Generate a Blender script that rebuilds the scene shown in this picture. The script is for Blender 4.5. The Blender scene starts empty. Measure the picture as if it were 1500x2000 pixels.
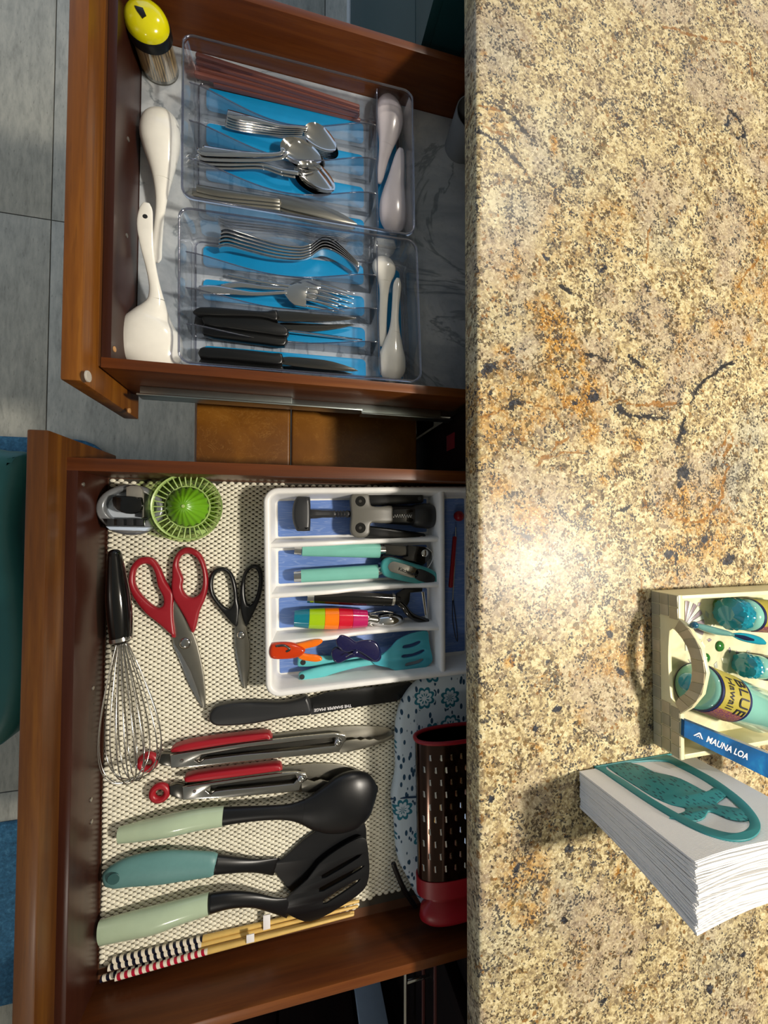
import bpy, math, random
import numpy as np
from mathutils import Vector, Matrix

random.seed(7)
rng = np.random.default_rng(7)
SC = bpy.context.scene
COL = SC.collection

# ------------------------------------------------------------ camera
CAMZ = 1.344          # eye height above the floor
F = 757.0             # focal length in pixels of the 1500 x 2000 frame
_ex = np.array([3165., -27., -F]); _ex /= np.linalg.norm(_ex)
_ey = np.array([68., 30000., -F]); _ey -= _ex * _ex.dot(_ey); _ey /= np.linalg.norm(_ey)
RC = np.array([_ex, _ey, np.cross(_ex, _ey)])
cam = bpy.data.cameras.new('camera'); camo = bpy.data.objects.new('camera', cam); COL.objects.link(camo)
cam.sensor_fit = 'VERTICAL'; cam.sensor_height = 24.0; cam.sensor_width = 18.0; cam.lens = F / 2000 * 24
cam.clip_start = .01
camo.matrix_world = Matrix.Translation((0, 0, CAMZ)) @ Matrix(RC.tolist()).to_4x4()
SC.camera = camo

# ------------------------------------------------------------ world, lamps, exposure
w = bpy.data.worlds.new('room_light'); SC.world = w; w.use_nodes = True
w.node_tree.nodes['Background'].inputs[0].default_value = (.58, .72, .94, 1)
w.node_tree.nodes['Background'].inputs[1].default_value = .62

def lamp(name, loc, size, power, color, target=(0, 0, .8), shape='DISK', sy=None):
    l = bpy.data.lights.new(name, 'AREA'); l.shape = shape; l.size = size
    if sy: l.size_y = sy
    l.energy = power; l.color = color
    o = bpy.data.objects.new(name, l); COL.objects.link(o); o.location = loc
    o.rotation_euler = (Vector(target) - Vector(loc)).to_track_quat('-Z', 'Y').to_euler()
    return o
lamp('ceiling_lamp', (1.30, -.20, 2.40), .17, 38, (1, .92, .80), (.1, .0, .8))
lamp('ceiling_lamp', (1.0, 1.7, 2.40), .17, 10, (1, .91, .78), (.3, .9, .8))
lamp('ceiling_lamp', (-.6, -1.9, 2.40), .17, 3, (1, .92, .80), (-.3, -.6, .0))
vs = SC.view_settings
vs.view_transform = 'Standard'; vs.look = 'None'; vs.gamma = 1; vs.use_curve_mapping = False
vs.exposure = .25

# ------------------------------------------------------------ heights
CT, CTB = .914, .879      # stone top, underside
XE = .2190                # front edge of the stone
ZF, ZR, ZB = .870, .835, .760   # drawer front top, drawer box rim, drawer floor
LN = ZB + .002

def P(u, v, z):
    d = RC @ np.array([u - 750., -(v - 1000.), -F]); t = (z - CAMZ) / d[2]
    return Vector((d[0] * t, d[1] * t, z))
def PX(u, v, x):
    d = RC @ np.array([u - 750., -(v - 1000.), -F]); t = x / d[0]
    return Vector((x, d[1] * t, CAMZ + d[2] * t))
def PY(u, v, y):
    d = RC @ np.array([u - 750., -(v - 1000.), -F]); t = y / d[1]
    return Vector((d[0] * t, y, CAMZ + d[2] * t))
def m(px, z, u=500): return px * (CAMZ - z) / (736. - .2327 * (u - 750))   # metres per pixel near column u
def xy(pts, z): return [tuple(P(u, v, z))[:2] for u, v in pts]

# ------------------------------------------------------------ materials
def lin(h):
    h = h.lstrip('#'); o = []
    for i in (0, 2, 4):
        c = int(h[i:i+2], 16) / 255
        o.append(c / 12.92 if c <= .04045 else ((c + .055) / 1.055) ** 2.4)
    return (*o, 1)
MATS = {}
class NT:
    def __init__(s, name):
        s.m = bpy.data.materials.new(name); s.m.use_nodes = True; s.t = s.m.node_tree
        s.n = s.t.nodes; s.l = s.t.links; s.b = s.n['Principled BSDF']; s._pos = None
        MATS[name] = s.m
    def node(s, typ, **kw):
        n = s.n.new(typ)
        for k, v in kw.items():
            if k.startswith('_'): setattr(n, k[1:], v)
        return n
    def link(s, a, b): s.l.new(a, b)
    def pos(s):
        if s._pos is None: s._pos = s.n.new('ShaderNodeNewGeometry').outputs['Position']
        return s._pos
    def objpos(s): return s.n.new('ShaderNodeTexCoord').outputs['Object']
    def mapping(s, vec, scale=(1, 1, 1), rot=(0, 0, 0), loc=(0, 0, 0)):
        n = s.n.new('ShaderNodeMapping'); s.link(vec, n.inputs[0])
        n.inputs['Scale'].default_value = scale; n.inputs['Rotation'].default_value = rot; n.inputs['Location'].default_value = loc
        return n.outputs[0]
    def noise(s, vec, scale, detail=3, rough=.5, dist=0):
        n = s.n.new('ShaderNodeTexNoise'); s.link(vec, n.inputs['Vector'])
        n.inputs['Scale'].default_value = scale; n.inputs['Detail'].default_value = detail
        n.inputs['Roughness'].default_value = rough; n.inputs['Distortion'].default_value = dist
        return n.outputs['Fac']
    def voro(s, vec, scale, feature='F1', out='Distance', rnd=1):
        n = s.n.new('ShaderNodeTexVoronoi'); n.feature = feature; s.link(vec, n.inputs['Vector'])
        n.inputs['Scale'].default_value = scale; n.inputs['Randomness'].default_value = rnd
        return n.outputs[out]
    def math(s, op, a, b=None, c=None, clamp=False):
        n = s.n.new('ShaderNodeMath'); n.operation = op; n.use_clamp = clamp
        for i, x in enumerate((a, b, c)):
            if x is None: continue
            if isinstance(x, (int, float)): n.inputs[i].default_value = x
            else: s.link(x, n.inputs[i])
        return n.outputs[0]
    def step(s, x, lo, hi):
        n = s.n.new('ShaderNodeMapRange'); n.interpolation_type = 'SMOOTHSTEP'
        s.link(x, n.inputs[0]); n.inputs[1].default_value = lo; n.inputs[2].default_value = hi
        return n.outputs[0]
    def mix(s, fac, a, b):
        n = s.n.new('ShaderNodeMix'); n.data_type = 'RGBA'
        for sock, x in ((n.inputs[0], fac), (n.inputs[6], a), (n.inputs[7], b)):
            if isinstance(x, str): x = lin(x)
            if isinstance(x, (tuple, float, int)): sock.default_value = x
            else: s.link(x, sock)
        return n.outputs[2]
    def ramp(s, fac, stops):
        n = s.n.new('ShaderNodeValToRGB'); s.link(fac, n.inputs[0]); e = n.color_ramp.elements
        while len(e) < len(stops): e.new(.5)
        for el, (p, c) in zip(e, stops): el.position = p; el.color = lin(c) if isinstance(c, str) else c
        return n.outputs[0]
    def bump(s, h, strength=.3, dist=.001):
        n = s.n.new('ShaderNodeBump'); s.link(h, n.inputs['Height'])
        n.inputs['Strength'].default_value = strength; n.inputs['Distance'].default_value = dist
        s.link(n.outputs[0], s.b.inputs['Normal'])
    def attr(s, name):
        n = s.n.new('ShaderNodeAttribute'); n.attribute_name = name; return n.outputs['Fac']
    def set(s, **kw):
        for k, v in kw.items():
            i = s.b.inputs[k.replace('_', ' ')]
            if isinstance(v, str): v = lin(v)
            if isinstance(v, (int, float, tuple)): i.default_value = v
            else: s.link(v, i)
        return s

def plain(name, col, rough=.45, metal=0., bump=0., bs=300, coat=0., var=.0, spec=.5, trans=0., sss=0.):
    s = NT(name)
    s.set(Base_Color=col, Roughness=rough, Metallic=metal)
    s.b.inputs['Specular IOR Level'].default_value = spec
    if coat: s.b.inputs['Coat Weight'].default_value = coat; s.b.inputs['Coat Roughness'].default_value = .06
    if trans: s.b.inputs['Transmission Weight'].default_value = trans
    v = var or .04
    nz = s.noise(s.pos(), bs * .2, 4)
    c = lin(col)
    s.set(Base_Color=s.mix(nz, tuple(x * (1 - v * 2) for x in c[:3]) + (1,), tuple(min(1, x * (1 + v * 2)) for x in c[:3]) + (1,)))
    if bump: s.bump(s.noise(s.pos(), bs, 4), bump, .0006)
    return s.m

def wood(name, dark, mid, light, axis='x', rough=.32, coat=.12, spec=.4):
    s = NT(name)
    sc = {'x': (3, 60, 60), 'y': (60, 3, 60), 'z': (60, 60, 3)}[axis]
    p = s.mapping(s.pos(), sc)
    big = s.noise(s.mapping(s.pos(), tuple(x * .12 for x in sc)), 2.2, 3, .5, .8)
    g = s.noise(p, 1.6, 5, .62, .3)
    c = s.ramp(s.math('ADD', s.math('MULTIPLY', big, .55), s.math('MULTIPLY', g, .45)), [(.32, dark), (.5, mid), (.68, light)])
    fine = s.noise(s.mapping(s.pos(), tuple(x * 6 for x in sc)), 1.2, 2)
    c = s.mix(s.math('MULTIPLY', s.step(fine, .56, .75), .35), c, dark)
    s.set(Base_Color=c, Roughness=rough)
    s.b.inputs['Coat Weight'].default_value = coat; s.b.inputs['Coat Roughness'].default_value = .2; s.b.inputs['Specular IOR Level'].default_value = spec
    s.bump(g, .08, .0005)
    return s.m

WOOD_Y = wood('cherry_wood_across', '#351c07', '#522e0c', '#6e4512', 'y', .42)
WOOD_LIT = wood('lit_cherry_wood', '#4a260a', '#74430f', '#935f1c', 'y', .42)  # brighter copy of the front wood, warm light put into its colour
WOOD_X = wood('cherry_wood_along', '#3f1d08', '#5b2d0e', '#754114', 'x', .40)
WOOD_IN = wood('stained_wood_inside', '#220c04', '#2f1207', '#3b1b0a', 'x', .36)
WOOD_INY = wood('stained_wood_inside_front', '#281009', '#33160d', '#3e1f13', 'y', .34)
WOOD_D = wood('shaded_cabinet_wood', '#0b0403', '#120604', '#190906', 'z', .7, 0., .12)  # near black: shade under the counter is put into the wood colour
WHITE = plain('white_ceramic', '#ece9df', .12, coat=.5)
WHITEP = plain('white_plastic', '#e9e8e2', .32)
BLACKP = plain('black_plastic', '#0c0d0e', .34, bump=.05)
BLACKG = plain('black_gloss', '#060606', .1, coat=.6)
BLACKM = plain('matt_black_nylon', '#0b0c0f', .36)
DGREY = plain('dark_grey_plastic', '#232426', .4)
GREYP = plain('warm_grey_plastic', '#5a5851', .38)
STEEL = plain('polished_steel', '#c9c8c4', .13, 1.)
STEELD = plain('brushed_steel', '#9d9a90', .34, 1.)
STEELK = plain('dark_steel', '#6c6a66', .22, 1.)
CHROME = plain('chrome', '#e2e2e2', .06, 1.)
RED = plain('red_silicone', '#96101f', .38)
REDS = plain('red_scissor_plastic', '#8a1420', .36)
TEALH = plain('aqua_handle_plastic', '#74b4a6', .3)
MINT = plain('mint_handle_plastic', '#adbfa3', .16, coat=.5)
TEALM = plain('dusty_teal_handle', '#5c8786', .45, bump=.06, bs=900)
AQUA = plain('aqua_silicone', '#5fbcc0', .42)
AQUAD = plain('deep_aqua_silicone', '#3f9fb0', .42)
NAVY = plain('navy_clip_plastic', '#15143f', .16, coat=.5)
BAMBOO = plain('bamboo', '#d9b568', .4, var=.08)
PAPER = plain('white_paper', '#e6e4e6', .7)
SILVERW = plain('pale_grey_metal', '#8f9ba6', .45)
CREAM = plain('cream_resin', '#e6dcae', .4, bump=.1, bs=250)
BUMPER = plain('felt_bumper', '#b3aca0', .8)

def clear(name, tint, gl=.09, rough=.06):
    s = NT(name); s.n.remove(s.b)
    tr = s.n.new('ShaderNodeBsdfTransparent'); tr.inputs[0].default_value = tint
    g = s.n.new('ShaderNodeBsdfGlossy'); g.inputs['Roughness'].default_value = rough; g.inputs[0].default_value = (1, 1, 1, 1)
    lw = s.n.new('ShaderNodeFresnel'); lw.inputs[0].default_value = 1.45
    mx = s.n.new('ShaderNodeMixShader')
    s.link(s.math('ADD', s.math('MULTIPLY', lw.outputs[0], .5), max(0., gl - .04), clamp=True), mx.inputs[0])
    s.link(tr.outputs[0], mx.inputs[1]); s.link(g.outputs[0], mx.inputs[2])
    s.link(mx.outputs[0], s.n['Material Output'].inputs[0])
    return s.m
ACR = clear('clear_acrylic', (.94, .955, .98, 1), .045, .03)
FROST = plain('frosted_plastic', '#8d9194', .45, trans=.3)
GCLR = clear('green_tinted_clear_plastic', (.80, .90, .62, 1), .10)
TCLR = clear('teal_glass', (.30, .78, .84, 1), .14)
OCLR = clear('orange_clear_plastic', (1., .34, .07, 1), .12)

# ------------------------------------------------------------ mesh helpers
def root_of(o):
    v = Vector((0, 0, 0))
    while o is not None: v += o.location; o = o.parent
    return v
def add(name, verts, faces, mat, parent=None, ang=38, mi=None):
    off = root_of(parent)
    me = bpy.data.meshes.new(name)
    me.from_pydata([tuple(Vector(v) - off) for v in verts], [], faces)
    for mm in (mat if isinstance(mat, (list, tuple)) else [mat]): me.materials.append(mm)
    if mi: me.polygons.foreach_set('material_index', mi)
    fin(me, ang)
    o = bpy.data.objects.new(name, me); COL.objects.link(o); o.parent = parent
    return o
def fin(me, ang):
    import bmesh
    bm = bmesh.new(); bm.from_mesh(me); bmesh.ops.recalc_face_normals(bm, faces=bm.faces); bm.to_mesh(me); bm.free()
    me.update()
    me.shade_smooth()
    if ang < 180: me.set_sharp_from_angle(angle=math.radians(ang))
def thing(name, label, cat, loc, group=None):
    o = bpy.data.objects.new(name, None); COL.objects.link(o); o.empty_display_size = .01
    o.location = loc; o['label'] = label; o['category'] = cat
    if group: o['group'] = group
    return o
def tag(o, label=None, cat=None, group=None, kind=None):
    for k, v in (('label', label), ('category', cat), ('group', group), ('kind', kind)):
        if v: o[k] = v
    return o

def box(name, x0, x1, y0, y1, z0, z1, mat, parent=None, bev=.0012, ang=38):
    import bmesh
    bm = bmesh.new(); bmesh.ops.create_cube(bm, size=1)
    for v in bm.verts:
        v.co = Vector(((x0 + x1) / 2 + v.co.x * (x1 - x0), (y0 + y1) / 2 + v.co.y * (y1 - y0), (z0 + z1) / 2 + v.co.z * (z1 - z0)))
    if bev: bmesh.ops.bevel(bm, geom=bm.edges[:], offset=bev, segments=2, affect='EDGES', profile=.6)
    off = root_of(parent)
    for v in bm.verts: v.co -= off
    me = bpy.data.meshes.new(name); bm.to_mesh(me); bm.free(); me.materials.append(mat); fin(me, ang)
    o = bpy.data.objects.new(name, me); COL.objects.link(o); o.parent = parent
    return o

def cr(pts, n=4, closed=True):
    """Catmull-Rom resampling"""
    pts = [Vector(p) for p in pts]; N = len(pts); out = []
    rg = range(N) if closed else range(N - 1)
    for i in rg:
        g = (lambda j: pts[j % N]) if closed else (lambda j: pts[max(0, min(N - 1, j))])
        p0, p1, p2, p3 = g(i - 1), g(i), g(i + 1), g(i + 2)
        for k in range(n):
            t = k / n
            out.append(.5 * ((2 * p1) + (p2 - p0) * t + (2 * p0 - 5 * p1 + 4 * p2 - p3) * t * t + (3 * p1 - p0 - 3 * p2 + p3) * t ** 3))
    if not closed: out.append(pts[-1])
    return out

def prism(name, outline, z0, z1, mat, parent=None, holes=(), bev=.001, smooth=0, frame=None, ang=38, seg=2):
    """outline (2D, metres) extruded between z0 and z1; frame maps local (x,y,z) to the world"""
    cu = bpy.data.curves.new('c', 'CURVE'); cu.dimensions = '2D'; cu.fill_mode = 'BOTH'
    h = z1 - z0; bev = min(bev, h * .49)
    cu.extrude = h / 2 - bev; cu.bevel_depth = bev; cu.bevel_resolution = seg - 1; cu.offset = -bev
    for loop in [outline, *holes]:
        L = cr([(p[0], p[1]) for p in loop], smooth) if smooth else loop
        sp = cu.splines.new('POLY'); sp.points.add(len(L) - 1); sp.use_cyclic_u = True
        for q, p in zip(sp.points, L): q.co = (p[0], p[1], 0, 1)
    o = bpy.data.objects.new('c', cu); COL.objects.link(o)
    dg = bpy.context.evaluated_depsgraph_get(); dg.update()
    me = bpy.data.meshes.new_from_object(o.evaluated_get(dg)); bpy.data.objects.remove(o); bpy.data.curves.remove(cu)
    me.name = name
    off = root_of(parent); zc = (z0 + z1) / 2
    for v in me.vertices:
        c = Vector((v.co.x, v.co.y, v.co.z + zc))
        if frame: c = frame[0] + frame[1] * c.x + frame[2] * c.y + frame[3] * c.z
        v.co = c - off
    me.materials.clear(); me.materials.append(mat)
    import bmesh
    bm = bmesh.new(); bm.from_mesh(me); bmesh.ops.remove_doubles(bm, verts=bm.verts, dist=1e-6); bm.to_mesh(me); bm.free()
    fin(me, ang)
    o = bpy.data.objects.new(name, me); COL.objects.link(o); o.parent = parent
    return o
def pprism(name, px, z0, z1, mat, parent=None, holes=(), bev=.001, smooth=4, **kw):
    return prism(name, xy(px, z1), z0, z1, mat, parent, [xy(h, z1) for h in holes], bev, smooth, **kw)

def tube(name, pts, rad, mat, parent=None, n=14, caps='round', closed=False, e=2., ang=50, up=(0, 0, 1), sm=0, mi=None):
    """swept section; rad: list of r or (half width, half height)"""
    pts = [Vector(p) for p in pts]
    if not isinstance(rad, (list,)): rad = [rad] * len(pts)
    rad = [(r, r) if not isinstance(r, tuple) else r for r in rad]
    if sm:
        q = cr([(*p, ) for p in pts], sm, closed)
        rr = cr([(r[0], r[1], 0) for r in rad], sm, closed)
        pts = q; rad = [(max(r.x, 1e-5), max(r.y, 1e-5)) for r in rr]
    N = len(pts); up = Vector(up); rings = []
    def frame(i):
        a = pts[(i - 1) % N] if closed else pts[max(0, i - 1)]; b = pts[(i + 1) % N] if closed else pts[min(N - 1, i + 1)]
        t = (b - a).normalized(); s = t.cross(up)
        if s.length < 1e-3: s = t.cross(Vector((0, 1, 0)))
        s.normalize(); return t, s, s.cross(t)
    def ring(c, s, nn, w_, h_):
        out = []
        for k in range(n):
            a = 2 * math.pi * k / n; ca, sa = math.cos(a), math.sin(a)
            out.append(c + s * (w_ * math.copysign(abs(ca) ** (2 / e), ca)) + nn * (h_ * math.copysign(abs(sa) ** (2 / e), sa)))
        return out
    for i in range(N):
        t, s, nn = frame(i); rings.append(ring(pts[i], s, nn, *rad[i]))
    if not closed and caps in ('round', 'end', 'start'):
        pre = []; t, s, nn = frame(0); r = min(rad[0])
        for a in (80, 60, 35): pre.append(ring(pts[0] - t * r * .8 * math.sin(math.radians(a)), s, nn, rad[0][0] * math.cos(math.radians(a)) + (rad[0][0] - r) * (1 - math.cos(math.radians(a))) * .7, rad[0][1] * math.cos(math.radians(a))))
        post = []; t, s, nn = frame(N - 1); r = min(rad[-1])
        for a in (35, 60, 80): post.append(ring(pts[-1] + t * r * .8 * math.sin(math.radians(a)), s, nn, rad[-1][0] * math.cos(math.radians(a)) + (rad[-1][0] - r) * (1 - math.cos(math.radians(a))) * .7, rad[-1][1] * math.cos(math.radians(a))))
        rings = (pre if caps != 'end' else []) + rings + (post if caps != 'start' else [])
    V = [v for r in rings for v in r]; Fc = []; K = len(rings); mm = []
    for i in range(K if closed else K - 1):
        for k in range(n):
            a = i * n + k; b = i * n + (k + 1) % n; c = ((i + 1) % K) * n
            Fc.append((a, b, c + (k + 1) % n, c + k))
    if not closed and caps != 'open':
        Fc.append(tuple(range(n))[::-1]); Fc.append(tuple((K - 1) * n + k for k in range(n)))
    return add(name, V, Fc, mat, parent, ang)

def lathe(name, c, prof, mat, parent=None, n=32, axis=(0, 0, 1), ang=40, flute=None, ring=False):
    """prof: (along, radius)"""
    c = Vector(c); ax = Vector(axis).normalized(); s = ax.orthogonal().normalized(); t = ax.cross(s)
    V = []; Fc = []
    for (h, r) in prof:
        for k in range(n):
            a = 2 * math.pi * k / n; rr = max(r, 1e-5) * (flute(a, h) if flute else 1)
            V.append(c + ax * h + (s * math.cos(a) + t * math.sin(a)) * rr)
    K = len(prof)
    for i in range(K - 1):
        for k in range(n):
            Fc.append((i * n + k, i * n + (k + 1) % n, (i + 1) * n + (k + 1) % n, (i + 1) * n + k))
    if ring:
        for k in range(n): Fc.append(((K - 1) * n + k, (K - 1) * n + (k + 1) % n, (k + 1) % n, k))
    else: Fc.append(tuple(range(n))[::-1]); Fc.append(tuple((K - 1) * n + k for k in range(n)))
    return add(name, V, Fc, mat, parent, ang)

def bowl(name, c, d, a, b, depth, th, mat, parent=None, egg=0., n=28, roll=0., pitch=0.):
    """spoon bowl: depth>0 bulges upward (face down), depth<0 hollow upward"""
    c = Vector(c); d = Vector((d[0], d[1], 0)).normalized()
    s = Vector((0, 0, 1)).cross(d)
    Rm = Matrix.Rotation(roll, 3, d) @ Matrix.Rotation(pitch, 3, s)
    ex, ey, ez = Rm @ d, Rm @ s, Rm @ Vector((0, 0, 1))
    V = []; Fc = []; rs = [0.0, .18, .36, .54, .7, .84, .94, 1.0]
    def pt(r, t, o):
        x = a * r * math.cos(t); y = b * r * math.sin(t) * (1 + egg * math.cos(t) * r)
        z = depth * (1 - r ** 2.4) + o
        return c + ex * x + ey * y + ez * z
    for o in (0, -th):
        for r in rs:
            for k in range(n): V.append(pt(max(r, .001), 2 * math.pi * k / n, o * (1 if r < 1 else .6)))
    K = len(rs)
    for L in (0, 1):
        for i in range(K - 1):
            for k in range(n):
                q = L * K * n
                Fc.append((q + i * n + k, q + i * n + (k + 1) % n, q + (i + 1) * n + (k + 1) % n, q + (i + 1) * n + k))
        Fc.append(tuple(L * K * n + k for k in range(n)))
    for k in range(n):
        a0 = (K - 1) * n
        Fc.append((a0 + k, a0 + (k + 1) % n, K * n + a0 + (k + 1) % n, K * n + a0 + k))
    return add(name, V, Fc, mat, parent, 60)

def disc(name, c, r, h, mat, parent=None, n=24, axis=(0, 0, 1), bev=.0006):
    return lathe(name, c, [(0, r), (h - bev, r), (h, r - bev)], mat, parent, n, axis)

def text(name, s, origin, ex, ey, size, mat, parent=None, th=.0002, wrap=None, bold=False, sx=1.):
    cu = bpy.data.curves.new('t', 'FONT'); cu.body = s; cu.size = size; cu.extrude = th; cu.align_x = 'CENTER'; cu.align_y = 'CENTER'
    if bold: cu.offset = size * .02
    o = bpy.data.objects.new('t', cu); COL.objects.link(o)
    dg = bpy.context.evaluated_depsgraph_get(); dg.update()
    me = bpy.data.meshes.new_from_object(o.evaluated_get(dg)); bpy.data.objects.remove(o); bpy.data.curves.remove(cu)
    me.name = name; off = root_of(parent); origin = Vector(origin); ex = Vector(ex).normalized(); ey = Vector(ey).normalized(); ez = ex.cross(ey)
    for v in me.vertices:
        x, y, z = v.co.x * sx, v.co.y, v.co.z
        if wrap: v.co = wrap(x, y, z) - off
        else: v.co = origin + ex * x + ey * y + ez * z - off
    me.materials.clear(); me.materials.append(mat)
    o = bpy.data.objects.new(name, me); COL.objects.link(o); o.parent = parent
    return o
def copy_tree(o, parent=None):
    c = o.copy(); COL.objects.link(c); c.parent = parent
    for ch in [x for x in bpy.data.objects if x.parent == o and x is not c]: copy_tree(ch, c)
    return c

# ============================================================ SETTING
def vnoise(x, y, s, seed):
    r = np.random.default_rng(seed).random((256, 256)); x = x * s + 1000; y = y * s + 1000
    xi = np.floor(x).astype(int); yi = np.floor(y).astype(int); fx = x - xi; fy = y - yi
    fx = fx * fx * (3 - 2 * fx); fy = fy * fy * (3 - 2 * fy)
    g = lambda a, b: r[a % 256, b % 256]
    return (g(xi, yi) * (1 - fx) + g(xi + 1, yi) * fx) * (1 - fy) + (g(xi, yi + 1) * (1 - fx) + g(xi + 1, yi + 1) * fx) * fy
def fbm(x, y, s, seed, o=4):
    t = 0; a = .5
    for i in range(o): t = t + a * vnoise(x, y, s * 2 ** i, seed + i); a *= .5
    return t / (1 - .5 ** o)

def granite():
    s = NT('polished_granite')
    p = s.pos(); am, dk, av, gl = s.attr('amber'), s.attr('dark'), s.attr('vein'), s.attr('grey')
    M_ = lambda i: s.mapping(p, (1, 1, 1), (.3 * i, .2 * i, .5 * i), (i * 3.1, i * 1.7, i))
    n_base = s.noise(M_(1), 42, 4, .6, .5)
    grain = s.noise(M_(2), 190, 3, .65, .2)
    n_big = s.noise(M_(3), 9, 3, .5, .3)
    # crystal grains: every grain takes one colour
    wob = s.n.new('ShaderNodeTexNoise'); s.link(p, wob.inputs['Vector']); wob.inputs['Scale'].default_value = 420; wob.inputs['Detail'].default_value = 2
    wv = s.n.new('ShaderNodeVectorMath'); wv.operation = 'MULTIPLY_ADD'; s.link(wob.outputs['Color'], wv.inputs[0]); wv.inputs[1].default_value = (.0034,) * 3; s.link(p, wv.inputs[2])
    def grains(sc):
        v = s.n.new('ShaderNodeTexVoronoi'); v.inputs['Scale'].default_value = sc; s.link(wv.outputs[0], v.inputs['Vector'])
        sp = s.n.new('ShaderNodeSeparateColor'); s.link(v.outputs['Color'], sp.inputs[0]); return v.outputs['Position'], sp.outputs[0], sp.outputs[1], sp.outputs[2]
    gp, g1, g2, g3 = grains(430)
    hp, h1_, h2_, h3_ = grains(210)
    c = s.ramp(s.math('ADD', s.math('MULTIPLY', n_base, .55), s.math('ADD', s.math('MULTIPLY', g1, .22), s.math('MULTIPLY', h1_, .23))), [(.34, '#806f54'), (.44, '#a5926c'), (.53, '#c5b384'), (.66, '#dccea4')])
    c = s.mix(s.math('MULTIPLY', s.step(n_big, .48, .62), .55), c, s.ramp(g2, [(.2, '#8d7b6a'), (.8, '#c5b49d')]))
    c = s.mix(s.math('MULTIPLY', gl, .6), c, s.ramp(g2, [(.2, '#83867c'), (.8, '#c3c4b3')]))
    # amber stain
    a1 = s.math('MULTIPLY', s.step(am, .0, .8), s.step(s.math('ADD', n_base, s.math('MULTIPLY', s.noise(M_(13), 60, 3, .6), .5)), .62, .84), clamp=True)
    c = s.mix(s.math('MULTIPLY', a1, .92), c, s.ramp(s.math('ADD', s.math('MULTIPLY', g3, .5), s.math('MULTIPLY', grain, .5)), [(.25, '#70480f'), (.45, '#a06c1c'), (.6, '#bd8a34'), (.75, '#d4b272')]))
    # olive-brown quartz grains, in drifts
    reg = s.noise(hp, 24, 3, .6)
    sel = s.math('ADD', s.math('MULTIPLY', h2_, .5), s.math('ADD', s.math('MULTIPLY', reg, .8), s.math('MULTIPLY', am, .06)))
    c = s.mix(s.math('MULTIPLY', s.step(sel, .845, .875), .82), c, s.ramp(h3_, [(.2, '#4f4026'), (.6, '#7d6238'), (.9, '#8c5d24')]))
    # dark mica grains, 1-3 mm
    reg2 = s.noise(gp, 55, 3, .6)
    sel2 = s.math('ADD', s.math('MULTIPLY', g2, .42), s.math('ADD', s.math('MULTIPLY', reg2, .9), s.math('ADD', s.math('MULTIPLY', dk, .22), s.math('MULTIPLY', gl, .06))))
    c = s.mix(s.math('MULTIPLY', s.step(sel2, .80, .825), .90), c, s.mix(s.step(s.noise(M_(9), 30, 1), .42, .58), '#46392a', '#303036'))
    fl3 = s.noise(M_(11), 360, 2, .5)
    c = s.mix(s.math('MULTIPLY', s.step(fl3, .61, .66), .5), c, '#f0e6c6')
    # black clusters and veins
    jag = s.noise(M_(12), 130, 4, .65, .8)
    cl = s.step(s.math('ADD', s.math('MULTIPLY', dk, .45), s.math('MULTIPLY', jag, .8)), .66, .70)
    c = s.mix(s.math('MULTIPLY', cl, s.math('MULTIPLY', s.step(dk, .12, .4), .93)), c, s.mix(g1, '#16171c', '#3a3f4a'))
    vn = s.step(s.math('ADD', av, s.math('MULTIPLY', s.math('SUBTRACT', jag, .5), 1.7)), .42, .60)
    c = s.mix(s.math('MULTIPLY', vn, .8), c, s.mix(s.step(dk, .05, .4), s.mix(g3, '#6d4714', '#a36c26'), '#2e2b29'))
    s.set(Base_Color=c, Roughness=.36)
    s.b.inputs['Specular IOR Level'].default_value = .30
    return s.m

xs = [XE + .05, XE + .004, XE + .001, XE, XE, XE + .0008, XE + .0025, XE + .005]
zs = [CTB, CTB, CTB + .0012, CTB + .004, CT - .005, CT - .0022, CT - .0007, CT]
k = XE + .008
while k < .86: xs.append(k); zs.append(CT); k += .0032
ys = np.arange(-.86, .90, .0032)
xs, zs = np.array(xs), np.array(zs); nx, ny = len(xs), len(ys)
GX, GY = np.meshgrid(xs, ys); GZ = np.meshgrid(zs, ys)[0]
co = np.stack([GX, GY, GZ], -1).reshape(-1, 3)
idx = np.arange(nx * ny).reshape(ny, nx)
q = np.stack([idx[:-1, :-1], idx[:-1, 1:], idx[1:, 1:], idx[1:, :-1]], -1).reshape(-1, 4)
me = bpy.data.meshes.new('countertop'); me.from_pydata(co.tolist(), [], q.tolist())
gx, gy = co[:, 0], co[:, 1]
wx = gx + (fbm(gx, gy, 28, 11) - .5) * .034 + (fbm(gx, gy, 160, 41) - .5) * .007; wy = gy + (fbm(gx, gy, 28, 21) - .5) * .034 + (fbm(gx, gy, 160, 51) - .5) * .007
amber = np.zeros(len(co)); dark = np.zeros(len(co)); vein = np.zeros(len(co)); grey = np.zeros(len(co))
def blob(arr, u, v, r, k=1.):
    c = P(u, v, CT); d = np.hypot(wx - c.x, wy - c.y) / m(r, CT, u)
    np.maximum(arr, k * np.clip(1.25 - d, 0, 1), out=arr)
def line(arr, pts, r, k=1.):
    um = pts[0][0]
    pts = [P(u, v, CT) for u, v in pts]
    w2x = gx + (wx - gx) * .55; w2y = gy + (wy - gy) * .55
    for a, b in zip(pts, pts[1:]):
        dx, dy = b.x - a.x, b.y - a.y
        t = np.clip(((w2x - a.x) * dx + (w2y - a.y) * dy) / (dx * dx + dy * dy), 0, 1)
        d = np.hypot(w2x - a.x - t * dx, w2y - a.y - t * dy) / m(r, CT, um)
        np.maximum(arr, k * np.clip(1.4 - d, 0, 1), out=arr)
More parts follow.
